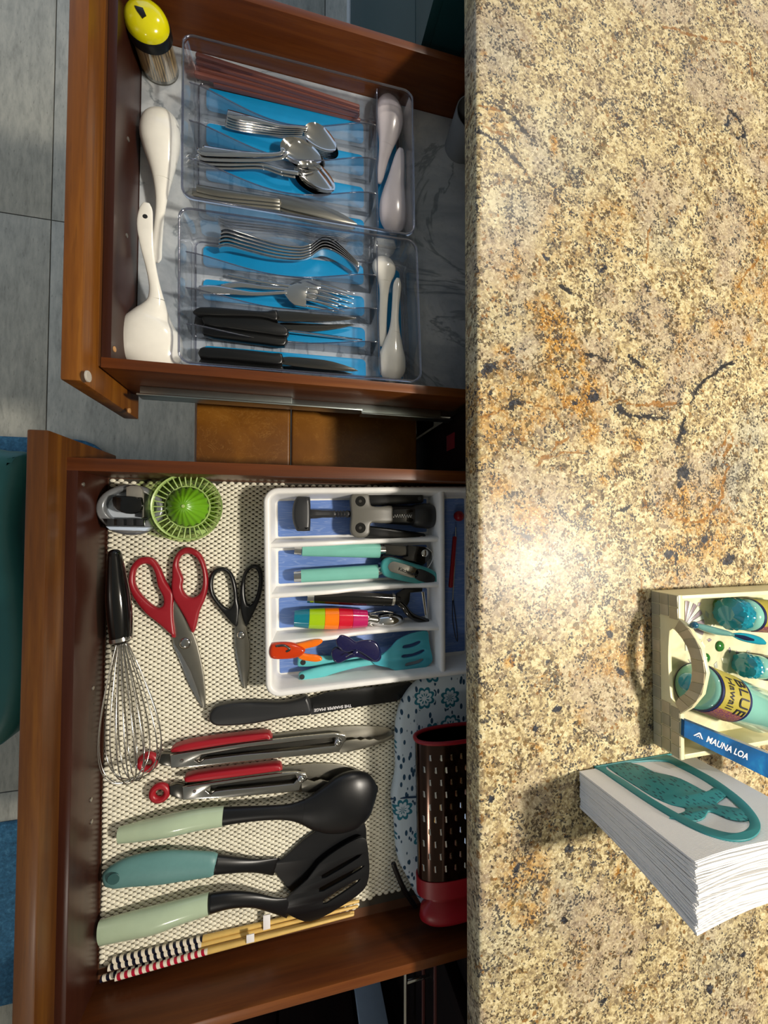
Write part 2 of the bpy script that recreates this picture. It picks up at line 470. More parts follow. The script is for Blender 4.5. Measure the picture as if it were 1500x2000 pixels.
for a in [(1090, 640, 52), (1120, 760, 66), (1150, 825, 52), (1105, 700, 52), (1055, 600, 34), (985, 700, 26, .9), (960, 735, 20), (1240, 855, 20), (1330, 990, 40), (1180, 930, 18),
          (965, 230, 26), (945, 110, 14), (1080, 290, 18), (1000, 530, 24, .7), (1020, 495, 22, .7), (1190, 1225, 16), (1060, 1330, 20), (1000, 1170, 18, .6), (1400, 1060, 66, .6),
          (1445, 560, 26, .6), (1460, 650, 24, .7), (1210, 1700, 24, .8), (990, 1290, 16), (1240, 1170, 20, .6), (1010, 870, 24, .4), (1290, 80, 14, .6), (950, 1500, 20, .5), (1130, 1400, 26, .5),
          (1050, 1460, 18, .7), (980, 1640, 22, .5), (1160, 1830, 22, .5), (1010, 1770, 24, .6), (1340, 1880, 26, .5), (1230, 1940, 20, .5), (1250, 250, 30, .3), (1170, 470, 24, .4), (1200, 910, 20, .7), (1280, 1330, 22, .5),
          (1130, 1870, 20, .7), (1060, 1600, 18, .5), (1480, 1900, 26, .5)]: blob(amber, *a)
for a in [(1150, 770, 15), (1130, 792, 9), (950, 718, 26, .9), (1008, 792, 18, .9), (1215, 812, 16), (1330, 930, 20), (1328, 952, 12), (1382, 1052, 13), (1422, 1090, 24), (1030, 1050, 15), (1300, 1070, 16, .8),
          (1240, 1008, 12, .8), (960, 765, 9), (1335, 845, 13), (1060, 502, 10), (1170, 520, 10), (1010, 480, 14, .7), (1415, 240, 8), (1195, 1235, 10), (1060, 1290, 8), (1010, 1300, 9), (975, 1165, 10, .7), (1150, 395, 8, .7),
          (1210, 1310, 12), (1050, 1420, 10), (1090, 1385, 10), (960, 1560, 10), (1120, 1655, 12), (1020, 1700, 12), (1240, 1860, 12), (1100, 1790, 10), (1180, 1960, 14), (1380, 1930, 14), (1290, 1810, 10), (1450, 1870, 10),
          (1120, 170, 9, .6), (1200, 65, 10, .7), (940, 1340, 12, .7), (1260, 560, 9, .8), (1325, 570, 9, .6), (1400, 470, 10, .6), (1070, 990, 8, .6), (1040, 1180, 8, .6)]: blob(dark, *a)
for a in [(1080, 300, 120, .5), (1430, 930, 80, 1), (1470, 850, 60, .8), (970, 100, 70, .5), (1000, 400, 80, .6), (1300, 470, 60, .5), (960, 1850, 70, .5), (1400, 1880, 100, .5), (1200, 1130, 90, .3), (1080, 1750, 80, .5), (1000, 620, 80, .4)]: blob(grey, *a)
for l in [[(935, 812), (985, 800), (1040, 788), (1082, 800), (1102, 830), (1106, 858), (1072, 885), (1046, 905)], [(1098, 760), (1110, 800), (1132, 803)], [(1060, 892), (1145, 884)], [(1252, 958), (1258, 990), (1278, 1000), (1292, 975)],
          [(1308, 1012), (1370, 1022), (1402, 990), (1420, 935), (1426, 912), (1410, 905)], [(1412, 1022), (1470, 1032), (1490, 1095)], [(1410, 872), (1424, 838), (1432, 860), (1410, 890)], [(930, 205), (980, 212)], [(932, 240), (960, 256), (992, 262)],
          [(1290, 50), (1380, 70), (1440, 90), (1462, 112), (1470, 150)], [(1180, 752), (1192, 790), (1262, 792), (1340, 785), (1356, 760)], [(1250, 1120), (1262, 1155)], [(1270, 440), (1262, 520)], [(1480, 500), (1440, 560)]]: line(vein, l, 3.6, .8)
for l in [[(972, 203), (1000, 224), (1020, 250), (1038, 268)], [(935, 258), (972, 274), (1005, 305), (1030, 340)], [(1346, 780), (1356, 758), (1382, 735), (1432, 710)], [(1140, 690), (1165, 700), (1190, 712)], [(1228, 698), (1250, 712), (1258, 720)],
          [(1420, 215), (1440, 235), (1452, 262), (1440, 276)], [(1205, 810), (1300, 812)], [(1320, 860), (1342, 822)], [(1215, 1000), (1232, 985)], [(1318, 1075), (1322, 1120)], [(1090, 560), (1120, 575)]]:
    line(vein, l, 3.2, .9); line(dark, l, 6., .75)
g = fbm(gx, gy, 7, 77, 3); np.maximum(amber, np.clip((g - .60) * 5, 0, .55), out=amber)
g = fbm(gx, gy, 30, 99, 3); np.maximum(dark, np.clip((g - .70) * 5, 0, .4), out=dark)
for nm, arr in (('amber', amber), ('dark', dark), ('vein', vein), ('grey', grey)):
    at = me.attributes.new(nm, 'FLOAT', 'POINT'); at.data.foreach_set('value', arr.astype(np.float32))
me.materials.append(granite()); me.shade_smooth()
o = bpy.data.objects.new('countertop', me); COL.objects.link(o)
tag(o, 'speckled gold and cream granite countertop with amber veins and black flecks', 'countertop')

# ceiling and the two walls that close this side of the kitchen
o = box('ceiling', -3.2, 3.4, -2.6, 3.2, 2.45, 2.50, plain('ceiling_paint', '#d8d4c8', .9), None, 0); tag(o, kind='structure')
o = box('wall_right', 3.3, 3.4, -2.6, 3.2, 0, 2.45, plain('wall_paint', '#b9ae98', .9), None, 0); tag(o, kind='structure')
o = box('wall_near', -3.2, 3.3, -2.6, -2.5, 0, 2.45, MATS['wall_paint'], None, 0); tag(o, kind='structure')
# floor of large vinyl tiles
s = NT('grey_vinyl_tile')
p = s.mapping(s.pos(), (14, 3.2, 5))
n1 = s.noise(p, 2.6, 6, .65, .5); n2 = s.noise(s.mapping(s.pos(), (60, 14, 5)), 2, 4, .6)
c = s.ramp(s.math('ADD', s.math('MULTIPLY', n1, .6), s.math('MULTIPLY', n2, .4)), [(.3, '#8b8a80'), (.48, '#aaa99e'), (.64, '#bdbbae')])
fk = s.noise(s.mapping(s.pos(), (220, 45, 5)), 1, 3, .6)
c = s.mix(s.math('MULTIPLY', s.step(fk, .60, .72), .5), c, '#6c6b62')
s.set(Base_Color=c, Roughness=.42); TILE = s.m
GROUT = plain('tile_joint', '#4a4a46', .8)
fl = box('floor', -3.2, 3.3, -2.5, 3.2, -.03, -.002, GROUT, None, 0); tag(fl, kind='structure')
tw, tl = .811, .8385
t0 = None
for i in range(-2, 3):
    for j in range(-3, 4):
        if t0 is None:
            t0 = box('tile', 0, tw - .003, 0, tl - .003, -.002, .0, TILE, fl, .0006)
            t = t0
        else:
            t = t0.copy(); COL.objects.link(t)
        t.parent = fl; t.location = (-.7075 + tw * i, -.7715 + tl * j, 0)

# ---- base cabinets below the stone
cab = thing('base_cabinet', 'wooden base cabinet coloured as in deep shade, with doors under the granite countertop', 'cabinet', (.26, 0, 0))
FX = .235
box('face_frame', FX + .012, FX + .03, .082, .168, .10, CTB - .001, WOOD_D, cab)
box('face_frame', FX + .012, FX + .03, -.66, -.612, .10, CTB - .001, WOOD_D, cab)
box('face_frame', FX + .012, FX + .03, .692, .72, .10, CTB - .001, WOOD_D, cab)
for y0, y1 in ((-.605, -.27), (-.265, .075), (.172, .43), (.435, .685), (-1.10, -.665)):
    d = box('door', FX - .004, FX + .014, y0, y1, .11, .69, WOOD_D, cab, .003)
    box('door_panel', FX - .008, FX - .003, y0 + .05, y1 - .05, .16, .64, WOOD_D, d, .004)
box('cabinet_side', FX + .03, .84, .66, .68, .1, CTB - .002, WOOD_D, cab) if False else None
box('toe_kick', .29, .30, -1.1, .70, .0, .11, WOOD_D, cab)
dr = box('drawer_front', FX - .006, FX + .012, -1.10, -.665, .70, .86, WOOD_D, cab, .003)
box('moulding', FX - .010, FX - .005, -1.08, -.68, .747, .751, plain('reddish_trim', '#5c2f2c', .35), dr, .001)
box('moulding', FX - .010, FX - .005, -1.08, -.68, .690, .6935, plain('reddish_trim_dark', '#5c2f2c', .35), dr, .001)
hb = tube('handle', [(.188, -.62, .718), (.188, -1.06, .718)], .0036, STEEL, dr)
for yy in (-.752, -1.02): tube('handle_post', [(.188, yy, .718), (.238, yy, .718)], .0028, STEEL, hb)
for y0_, y1_ in ((-1.10, -.612), (.082, .168), (.692, .72)): box('carcass', FX + .03, .82, y0_, y1_, .1, CTB - .002, WOOD_D, cab, 0)
tg = box('sticker', FX + .0105, FX + .0125, .115, .14, .755, .785, plain('red_sticker', '#7c1420', .5), cab, .0004)
tag(tg, 'small red sticker on the frame')

nb = thing('dark_filler', 'dark block added to keep the area past the lower drawer black', 'cabinet', (-.03, -1.1, 0))  # added dark unit, covers the floor so this area stays black
box('body', -.28, .228, -1.6, -.985, .0, .60, WOOD_D, nb, .002)
box('door', -.27, -.02, -.987, -.971, .08, .585, WOOD_D, nb, .002)
box('door', -.015, .128, -.987, -.971, .08, .585, WOOD_D, nb, .002)
o = box('metal_post', .134, .187, -.965, -.950, .0, .84, SILVERW, None, .002)
tag(o, 'flat grey metal upright standing on the floor beside the lower cabinet doors', 'post')

tp = thing('painted_panel', 'dark teal painted panel with a white base strip beyond the upper drawer', 'panel', (.2, 1.2, 0))
TP = plain('dark_teal_paint', '#0f3f44', .45)
box('panel_board', .186, .20, .725, 2.3, .012, .772, TP, tp)
box('panel_board', .186, .20, .725, 2.3, .7745, .872, TP, tp)
box('base_strip', .179, .186, .725, 2.3, .0, .05, plain('white_strip', '#d5d8d6', .4), tp)
box('panel_core', .20, .83, .725, 2.3, .0, .872, TP, tp, 0)

# ============================================================ DRAWERS
SCREW = plain('screw_head', '#a8a49c', .3, .9)
PLUG = plain('pale_wood_plug', '#b98b58', .6)
def drawer(label, fx0, fx1, bx0, bx1, fy0, fy1, yo0, yi0, yi1, yo1, side_first, bumpers):
    t = thing('drawer', label, 'drawer', ((fx0 + .26) / 2, (yo0 + yo1) / 2, .71))
    box('front_panel', fx0, fx1, fy0, fy1, .708, ZF, WOOD_Y if side_first else WOOD_LIT, t, .0022)
    box('front_backing', fx1 - .0005, bx0 + .0005, yo0 + .002, yo1 - .002, .73, ZR - .002, WOOD_Y, t, 0)
    box('box_front', bx0, bx1, yi0 - .0005, yi1 + .0005, .732, ZR, WOOD_INY, t, .001)
    box('side_panel', bx0 - .0005, .30, yo0, yi0, .732, ZR, WOOD_X, t, .001)
    box('side_panel', bx0 - .0005, .30, yi1, yo1, .732, ZR, WOOD_X, t, .001)
    box('box_back', .288, .2995, yi0, yi1, .745, ZR - .01, WOOD_IN, t, 0)
    box('bottom_board', bx1 - .001, .29, yi0 - .001, yi1 + .001, .750, ZB, plain('drawer_bottom' + str(int(yo0 > 0)), '#5a3a26', .5), t, 0)
    for b in bumpers: disc('bumper', b, .0062, .0018, BUMPER, t, 18)
    return t
du = drawer('open cherry wood drawer holding two clear cutlery trays and white ladles', P(132, 100, ZF).x, P(172, 100, ZF).x, -.2160, -.2060, .1495, .712, .1782, .1906, .6680, .6800, 0,
            [])
dl = drawer('open cherry wood drawer with whisk, scissors, tongs, spatulas and a white organiser tray', P(40, 1300, ZF).x, P(84, 1300, ZF).x, -.2510, -.2365, -.635, P(60, 838, ZF).y, -.6022, -.5890, .0573, .0725, 1,
            [])
def side_stuff(d, x, fx, ysgn, yend, n):
    pass
# felt bumpers on the back of the fronts, screw heads in the inner walls
def pellet(name, c, axis, r, h, mat, parent): return disc(name, c, r, h, mat, parent, 14, axis, .0004)
c = PX(170, 735, P(172, 740, ZF).x); pellet('bumper', c, (1, 0, 0), .006, .002, BUMPER, du)
c = PX(108, 858, P(86, 838, ZF).x); pellet('bumper', c, (1, 0, 0), .006, .002, BUMPER, dl)
c = PX(251, 802, P(172, 740, ZF).x); pellet('wood_plug', c, (1, 0, 0), .0035, .002, PLUG, du)
c = PX(204, 889, P(86, 838, ZF).x); pellet('wood_plug', c, (1, 0, 0), .0035, .002, PLUG, dl)
for u, v in ((250, 272), (247, 460)): pellet('screw', PX(u, v, -.2060), (1, 0, 0), .0026, .0012, SCREW, du)
pellet('wood_plug', PX(223, 682, -.2060), (1, 0, 0), .0034, .0012, PLUG, du)
for u, v in ((162, 946), (181, 1344), (177, 1562), (178, 1605)): pellet('screw', PX(u, v, -.2365), (1, 0, 0), .0026, .0012, SCREW, dl)
# metal runner below the near side of the upper drawer
RUN = plain('zinc_runner', '#b9c4c2', .3, 1.)
sl = box('slide_rail', -.195, .0, .1645, .1782, .772, .778, RUN, du, .0012)
box('slide_lip', -.195, .10, .1625, .1655, .768, .790, RUN, du, .001)
box('slide_rail', .0, .23, .1655, .1782, .764, .770, RUN, du, .0012)
box('slide_lip', .10, .245, .1600, .1625, .762, .782, RUN, du, .001)

# ---- printed marble liner in the upper drawer
s = NT('marble_paper')
pp = s.pos(); n0 = s.noise(pp, 9, 5, .6, 1.2)
c = s.ramp(n0, [(.32, '#9aa2aa'), (.5, '#b9bfc4'), (.66, '#cfd2d3')])
v1 = s.math('ABSOLUTE', s.math('SUBTRACT', s.noise(s.mapping(pp, (1, 1, 1), (0, 0, .6)), 3.6, 6, .62, 1.4), .5))
c = s.mix(s.math('MULTIPLY', s.step(v1, .022, .0), .6), c, '#5c6870')
v2 = s.noise(pp, 90, 4, .6, .4); c = s.mix(s.math('MULTIPLY', s.step(v2, .52, .7), .18), c, '#7d868c')
s.set(Base_Color=c, Roughness=.3); s.b.inputs['Coat Weight'].default_value = .3
s.bump(s.noise(s.mapping(pp, (1, 3, 1)), 60, 3), .25, .001)
ln = box('drawer_liner', -.2055, .287, .1912, .6674, ZB, LN, s.m, None, .0006)
tag(ln, 'grey marble patterned paper liner covering the bottom of the upper drawer', 'drawer liner')

# ---- woven non-slip liner in the lower drawer
def grip_liner():
    x0, x1, y0, y1 = -.2355, .285, -.575, .0565
    px_, py_ = .0099, .0066
    t = thing('grip_liner', 'cream woven non-slip liner with dark holes covering the lower drawer bottom', 'drawer liner', ((x0 + x1) / 2, (y0 + y1) / 2, ZB))
    s = NT('cream_foam_yarn'); s.set(Base_Color=s.mix(s.noise(s.pos(), 260, 3), '#d8d2bc', '#f0ecdb'), Roughness=.7); s.bump(s.noise(s.pos(), 1500, 2), .3, .0004)
    knit = s.m
    box('backing', x0, x1, y0, y1, ZB, ZB + .0005, plain('dark_liner_backing', '#3a352c', .8), t, 0)  # dark sheet that shows between the knots
    n = 8; ang = np.arange(n) * 2 * np.pi / n + np.pi / 8
    unit = [];
    for r, z in ((.5, 0.0), (.5, .55), (.34, .92)):
        for a in ang: unit.append((r * np.cos(a), r * np.sin(a), z))
    unit.append((0, 0, 1.)); unit = np.array(unit)
    fc = []
    for L in (0, 1):
        for i in range(n): fc.append((L * n + i, L * n + (i + 1) % n, (L + 1) * n + (i + 1) % n, (L + 1) * n + i))
    tri = [(2 * n + i, 2 * n + (i + 1) % n, 3 * n) for i in range(n)]
    cs = []
    nxx = int((x1 - x0) / px_); nyy = int((y1 - y0) / py_)
    for j in range(nyy + 1):
        for i in range(nxx + 1):
            for h in (0, 1):
                x = x0 + (i + .5 * h + .4) * px_; y = y0 + (j + .5 * h + .4) * py_
                # slight ripple of the cloth
                x += .0007 * math.sin(y * 38); y += .0012 * math.sin(x * 30)
                edge = y0 + (.010 * math.sin(x * 11) if x > .1 else 0)
                if x0 + .0015 < x < x1 - .003 and edge + .002 < y < y1 - .002: cs.append((x, y))
    cs = np.array(cs); N = len(cs)
    sz = rng.uniform(.92, 1.05, (N, 1, 1))
    U = unit[None] * np.array([px_ * .76, py_ * .79, .0024])[None, None] * sz
    V = U + np.concatenate([cs, np.full((N, 1), ZB + .0003)], 1)[:, None]
    V = V.reshape(-1, 3) - np.array(t.location)
    K = len(unit); offs = (np.arange(N) * K)[:, None, None]
    quads = (np.array(fc)[None] + offs).reshape(-1, 4).tolist(); tris = (np.array(tri)[None] + offs).reshape(-1, 3).tolist()
    me = bpy.data.meshes.new('woven_knot'); me.from_pydata(V.tolist(), [], quads + tris); me.materials.append(knit); me.shade_smooth()
    o = bpy.data.objects.new('woven_knots', me); COL.objects.link(o); o.parent = t; tag(o, kind='stuff')
    return t
grip_liner()
GL = ZB + .0028    # top of the woven liner

# ============================================================ THINGS BEYOND THE DRAWERS
s = NT('tan_leather')
n0 = s.noise(s.pos(), 7, 4, .6, .4)
c = s.ramp(n0, [(.3, '#5a330c'), (.5, '#74470f'), (.7, '#8a5a1c')])
cr2 = s.math('ABSOLUTE', s.math('SUBTRACT', s.noise(s.pos(), 28, 5, .65, 1.2), .5))
c = s.mix(s.math('MULTIPLY', s.step(cr2, .012, .0), .15), c, '#c79a55')
s.set(Base_Color=c, Roughness=.36); s.bump(s.noise(s.pos(), 240, 4), .2, .0008); TAN = s.m
st = thing('leather_stool', 'tan leather topped square stool seen through the gap between the drawers', 'stool', (0, .16, 0))
xa, xb, xm = P(381, 850, .695).x, .215, P(568, 850, .695).x
prism('seat_cushion', [(xa, -.03), (xm - .001, -.03), (xm - .001, .36), (xa, .36)], .60, .695, TAN, st, bev=.004, seg=4)
prism('seat_cushion', [(xm + .001, -.03), (xb, -.03), (xb, .36), (xm + .001, .36)], .60, .695, TAN, st, bev=.004, seg=4)
tube('seat_piping', [(xa - .001, -.02, .684), (xa - .001, .35, .684)], .0024, plain('pale_piping', '#b99a78', .5), st)
for x in (xa + .03, xb - .03):
    for y in (.02, .36): tube('leg', [(x, y, .60), (x, y, .004)], [.018, .012], BLACKP, st)

TS = plain('teal_leather', '#2f6f6c', .42, bump=.1, bs=200)
ts = thing('swivel_stool', 'teal upholstered swivel seat standing beside the lower drawer front', 'stool', (-.75, -.15, 0))
zt = .62
ol = [(0, 876), (25, 877), (43, 884), (46, 905), (40, 935), (30, 975), (24, 1030), (28, 1080), (38, 1150), (46, 1230), (48, 1300), (42, 1360), (30, 1410), (0, 1456), (-60, 1480), (-200, 1440), (-260, 1300), (-270, 1000), (-180, 870), (-70, 866)]
prism('seat_cushion', xy(ol, zt), zt - .09, zt, TS, ts, bev=.022, smooth=3, seg=5)
lathe('pedestal', (-.72, -.15, .04), [(0, .03), (.51, .03)], BLACKP, ts, 20)
lathe('base_plate', (-.72, -.15, .019), [(0, .19), (.012, .19), (.03, .05)], BLACKP, ts, 32)

RUG = NT('blue_pile'); RUG.set(Base_Color=RUG.ramp(RUG.noise(RUG.pos(), 90, 5, .7), [(.3, '#1f4a66'), (.55, '#32698c'), (.7, '#4f86a6')]), Roughness=.95); RUG.bump(RUG.noise(RUG.pos(), 260, 4, .7), .9, .004)
def rrect(x0, x1, y0, y1, r, n=6):
    out = []
    for cx, cy, a0 in ((x1 - r, y1 - r, 0), (x0 + r, y1 - r, 90), (x0 + r, y0 + r, 180), (x1 - r, y0 + r, 270)):
        for k in range(n + 1):
            a = math.radians(a0 + 90 * k / n); out.append((cx + r * math.cos(a), cy + r * math.sin(a)))
    return out
o = prism('bath_rug', rrect(-1.35, -.535, -.50, .243, .09), .0, .018, RUG.m, None, bev=.006)
tag(o, 'blue shaggy rug on the floor under the teal swivel seat', 'rug')
o = prism('bath_rug', rrect(-1.35, -.50, -1.35, -.852, .06), .0, .018, RUG.m, None, bev=.006)
tag(o, 'blue shaggy rug on the floor near the lower end of the lower drawer', 'rug')

# ============================================================ UPPER DRAWER CONTENTS
ACRE = clear('clear_acrylic_edge', (.66, .67, .76, 1), .22, .08)
MAT_BLUE = plain('blue_silicone_pad', '#0a86bd', .4)
def clear_tray(label, quad, z0, z1, cross, ndiv, pads, side_pad):
    """quad: (left,near) (right,near) (right,far) (left,far) rim corners in metres"""
    A, B, C, D = [Vector((*q, 0)) for q in quad]
    W = ((B - A).length + (C - D).length) / 2; H = ((D - A).length + (C - B).length) / 2
    def bl(x, y, z):
        s, t = x / W, y / H
        p = (A * (1 - s) + B * s) * (1 - t) + (D * (1 - s) + C * s) * t
        return Vector((p.x, p.y, z))
    ctr = bl(W / 2, H / 2, z0)
    t = thing('cutlery_tray', label, 'cutlery tray', ctr)
    def ring(ins, z, r): return [bl(x, y, z) for x, y in rrect(ins, W - ins, ins, H - ins, r, 5)]
    def loft(name, rings, mat, par, cap0=False, cap1=False):
        V = [v for r in rings for v in r]; n = len(rings[0]); Fc = []
        for i in range(len(rings) - 1):
            for k in range(n): Fc.append((i * n + k, i * n + (k + 1) % n, (i + 1) * n + (k + 1) % n, (i + 1) * n + k))
        if cap0: Fc.append(tuple(range(n))[::-1])
        if cap1: Fc.append(tuple((len(rings) - 1) * n + k for k in range(n)))
        return add(name, V, Fc, mat, par, 50)
    loft('tray_shell', [ring(.007, z0, .010), ring(.0012, z1 - .003, .013), ring(-.0012, z1 - .002, .014), ring(-.0014, z1, .014), ring(.0022, z1, .012), ring(.0042, z1 - .004, .011), ring(.0095, z0 + .0018, .009)], ACR, t, True, True)
    tube('rim_bead', ring(.0004, z1 + .0002, .0135), .0013, ACRE, t, 8, closed=True, ang=180)
    tube('foot_bead', ring(.0095, z0 + .0026, .009), .0009, ACRE, t, 6, closed=True, ang=180)
    # lengthwise dividers, dipping in the middle
    def wall(name, pts, tops, hb=.0022, ht=.0008):
        V = []; Fc = []
        for i, (p, zt) in enumerate(zip(pts, tops)):
            q = pts[min(i + 1, len(pts) - 1)]; o_ = pts[max(i - 1, 0)]
            d = Vector((q[0] - o_[0], q[1] - o_[1], 0)).normalized(); n_ = Vector((-d.y, d.x, 0))
            for off, zz in ((-hb, z0 + .0022), (-ht, zt - .0006), (0, zt), (ht, zt - .0006), (hb, z0 + .0022)): V.append(bl(p[0] + n_.x * off, p[1] + n_.y * off, zz))
        k = 5
        for i in range(len(pts) - 1):
            for j in range(k): Fc.append((i * k + j, i * k + (j + 1) % k, (i + 1) * k + (j + 1) % k, (i + 1) * k + j))
        Fc.append(tuple(range(k))[::-1]); Fc.append(tuple((len(pts) - 1) * k + j for j in range(k)))
        o_ = add(name, V, Fc, ACR, t, 60)
        tube('edge_bead', [bl(p[0], p[1], zt) for p, zt in zip(pts, tops)], .0009, ACRE, o_, 6, ang=180)
        return o_
    xc = cross * W
    pitch = (H - .012) / ndiv
    n = 22
    for i in range(1, ndiv):
        y = .006 + pitch * i
        ss = [j / n for j in range(n + 1)]
        prof = [(z1 - .006) - (z1 - z0 - .020) * (math.sin(math.pi * min(1, max(0, (s_ - .02) / .93))) ** 1.3) * .9 for s_ in ss]
        wall('divider', [(.007 + (xc - .009) * s_, y) for s_ in ss], prof)
    ss = [j / n for j in range(n + 1)]
    wall('cross_wall', [(xc, .007 + (H - .014) * s_) for s_ in ss], [z1 - .002 - .004 * math.sin(math.pi * s_) for s_ in ss], .004, .0012)
    for i in pads:
        y0 = .006 + pitch * i + .009; y1 = .006 + pitch * (i + 1) - .009
        prism('blue_pad', [tuple(bl(x, y, 0))[:2] for x, y in rrect(.019, xc - .012, y0, y1, .007)], z0 + .0019, z0 + .0032, MAT_BLUE, t, bev=.0004)
    if side_pad:
        prism('blue_pad', [tuple(bl(x, y, 0))[:2] for x, y in rrect(xc + .008, W - .013, .014, H - .016, .006)], z0 + .0019, z0 + .0032, MAT_BLUE, t, bev=.0004)
    return t
TZ0, TZ1 = LN + .0002, .812
clear_tray('clear acrylic cutlery tray at the far end, holding chopsticks and spoons', [(-.1395, .4150), (.1716, .4192), (.1691, .6353), (-.1412, .6302)], TZ0, TZ1, .828, 4, (0, 1, 2, 3), True)
clear_tray('clear acrylic cutlery tray nearest the middle of the drawers, holding forks and black knives', [(-.1400, .2010), (.1820, .2040), (.1748, .4122), (-.1425, .4008)], TZ0, TZ1, .815, 4, (0, 1, 2, 3), True)
TB = TZ0 + .0036   # surface on the pads

def path(px, zz): return [P(u, v, z) for (u, v), z in zip(px, zz if isinstance(zz, (list, tuple)) else [zz] * len(px))]
ORD = ['topmost', 'second from the top', 'third from the top', 'fourth from the top', 'fifth from the top', 'sixth from the top']

# toothpick jar
b = P(313, 135, LN); jar = thing('toothpick_jar', 'clear jar of wooden toothpicks with a yellow domed lid in the drawer corner', 'jar', b)
YEL = plain('yellow_plastic', '#d3cc08', .15, coat=.5)
lathe('glass_body', b, [(.0, .0235), (.002, .0245), (.040, .0245), (.0402, .0237), (.002, .0237), (.001, .0)], clear('jar_plastic', (.95, .94, .90, 1), .05), jar, 36)
tp_me = None
TPM = plain('toothpick_wood', '#d8bb8c', .6, var=.12)
pk = []
for i in range(70):
    r = .0215 * math.sqrt(random.random()); a = random.random() * 6.283
    if i < 40: r = .0216 + .001 * random.random(); a = i / 40 * 6.283
    x, y = b.x + r * math.cos(a), b.y + r * math.sin(a)
    pts = [(x, y, b.z + .0045), (x + random.uniform(-.001, .001), y + random.uniform(-.001, .001), b.z + .043)]
    pk.append(pts)
V, Fc = [], []
for p0, p1 in pk:
    k0 = len(V)
    for pz in (p0, p1):
        for j in range(5): V.append((pz[0] + .0011 * math.cos(j * 1.2566), pz[1] + .0011 * math.sin(j * 1.2566), pz[2]))
    for j in range(5): Fc.append((k0 + j, k0 + (j + 1) % 5, k0 + 5 + (j + 1) % 5, k0 + 5 + j))
    Fc.append(tuple(k0 + j for j in range(5))); Fc.append(tuple(k0 + 5 + j for j in range(5)))
tag(add('toothpicks', V, Fc, TPM, jar), kind='stuff')
lathe('lid_band', b, [(.0395, .0262), (.0395, .0268), (.049, .0268), (.050, .0262)], BLACKP, jar, 36)
lathe('lid', b, [(.050, .0258), (.0535, .0256), (.058, .0235), (.0625, .0185), (.0655, .011), (.0668, 0)], YEL, jar, 36, ang=80)
c = P(274, 25, b.z + .0650)
tag(prism('shaker_hole', [(c.x - .0060, c.y + .0052), (c.x + .0035, c.y + .0050), (c.x + .0070, c.y - .0030), (c.x + .0025, c.y - .0068), (c.x - .0030, c.y - .0005)], c.z - .005, c.z + .0021, BLACKP, jar, bev=.0002), 'black opening in the lid')

# ceramic spoons, face down: one continuous body split into handle and bowl
def ceramic(name, label, prof, split, mat=WHITE, hole=None, tipz=.0):
    """prof rows: (u, v, half width px, z of the axis, half height)"""
    pts = [Vector(P(u, v, z)) for u, v, w_, z, h_ in prof]; rad = [(m(w_, z, u), h_) for u, v, w_, z, h_ in prof]
    q = cr([tuple(x) for x in pts], 4, False); rr = cr([(r_[0], r_[1], 0) for r_ in rad], 4, False); rr = [(max(r_.x, .0004), max(r_.y, .0004)) for r_ in rr]
    t = thing(name, label, 'ladle' if name == 'soup_ladle' else 'spoon', pts[split])
    k = split * 4
    tube('handle', q[:k + 1], rr[:k + 1], mat, t, 28, ang=60, e=2.05, caps='start')
    tube('bowl', q[k:], rr[k:], mat, t, 28, ang=60, e=2.05, caps='end')
    if hole: pellet('hanging_hole', P(hole[0], hole[1], hole[2]), (0, 0, 1), .0030, .0016, DGREY, t)
    return t
ceramic('serving_spoon', 'long white ceramic serving spoon lying face down beside the clear tray',
        [(303, 511, 8, .769, .002), (303, 502, 12, .769, .003), (306, 478, 10, .770, .0035), (311, 430, 8.5, .775, .004), (315, 390, 10.5, .780, .005), (317, 352, 17, .782, .007), (317, 322, 25, .781, .011), (315, 292, 33, .779, .015), (313, 266, 37, .778, .0165), (314, 240, 34, .776, .014), (315, 226, 25, .774, .010), (316, 218, 12, .772, .005)], 5)
ceramic('soup_ladle', 'white ceramic soup ladle with a round bowl and a hole in its handle',
        [(286, 397, 6, .801, .001), (285, 410, 12, .802, .002), (283, 440, 14.5, .803, .002), (287, 480, 12, .803, .0022), (295, 522, 9.5, .801, .003), (302, 558, 10, .798, .004), (305, 585, 15, .795, .007), (303, 603, 24, .792, .012), (299, 622, 38, .787, .018), (295, 643, 53, .785, .0215), (293, 672, 60, .785, .0215), (294, 700, 54, .784, .018), (294, 716, 36, .782, .012), (294, 724, 16, .780, .005)], 6, hole=(284, 424, .8035))

# brown metal chopsticks
CHOP = plain('brown_lacquered_metal', '#73463e', .3, .1, coat=.3)
cs = [((386, 110), (700, 209), .786), ((386, 121), (700, 216), .782), ((384, 132), (699, 221), .777), ((383, 145), (698, 226), .773), ((388, 118), (697, 230), .7695), ((420, 164), (702, 235), .7675), ((430, 160), (700, 224), .7685)]
nm = ['uppermost', 'second', 'third', 'fourth', 'fifth', 'lowest', 'half buried']
for i, (a, b2, z) in enumerate(cs):
    o = tube('chopstick', [P(*a, z + .002), P(*b2, z)], [(.0034, .0034), (.0024, .0024)], CHOP, None, 8, e=4, ang=30)
    tag(o, f'brown metal chopstick in the clear tray, {nm[i]} of the bundle', 'chopstick', 'brown chopsticks in the clear tray')

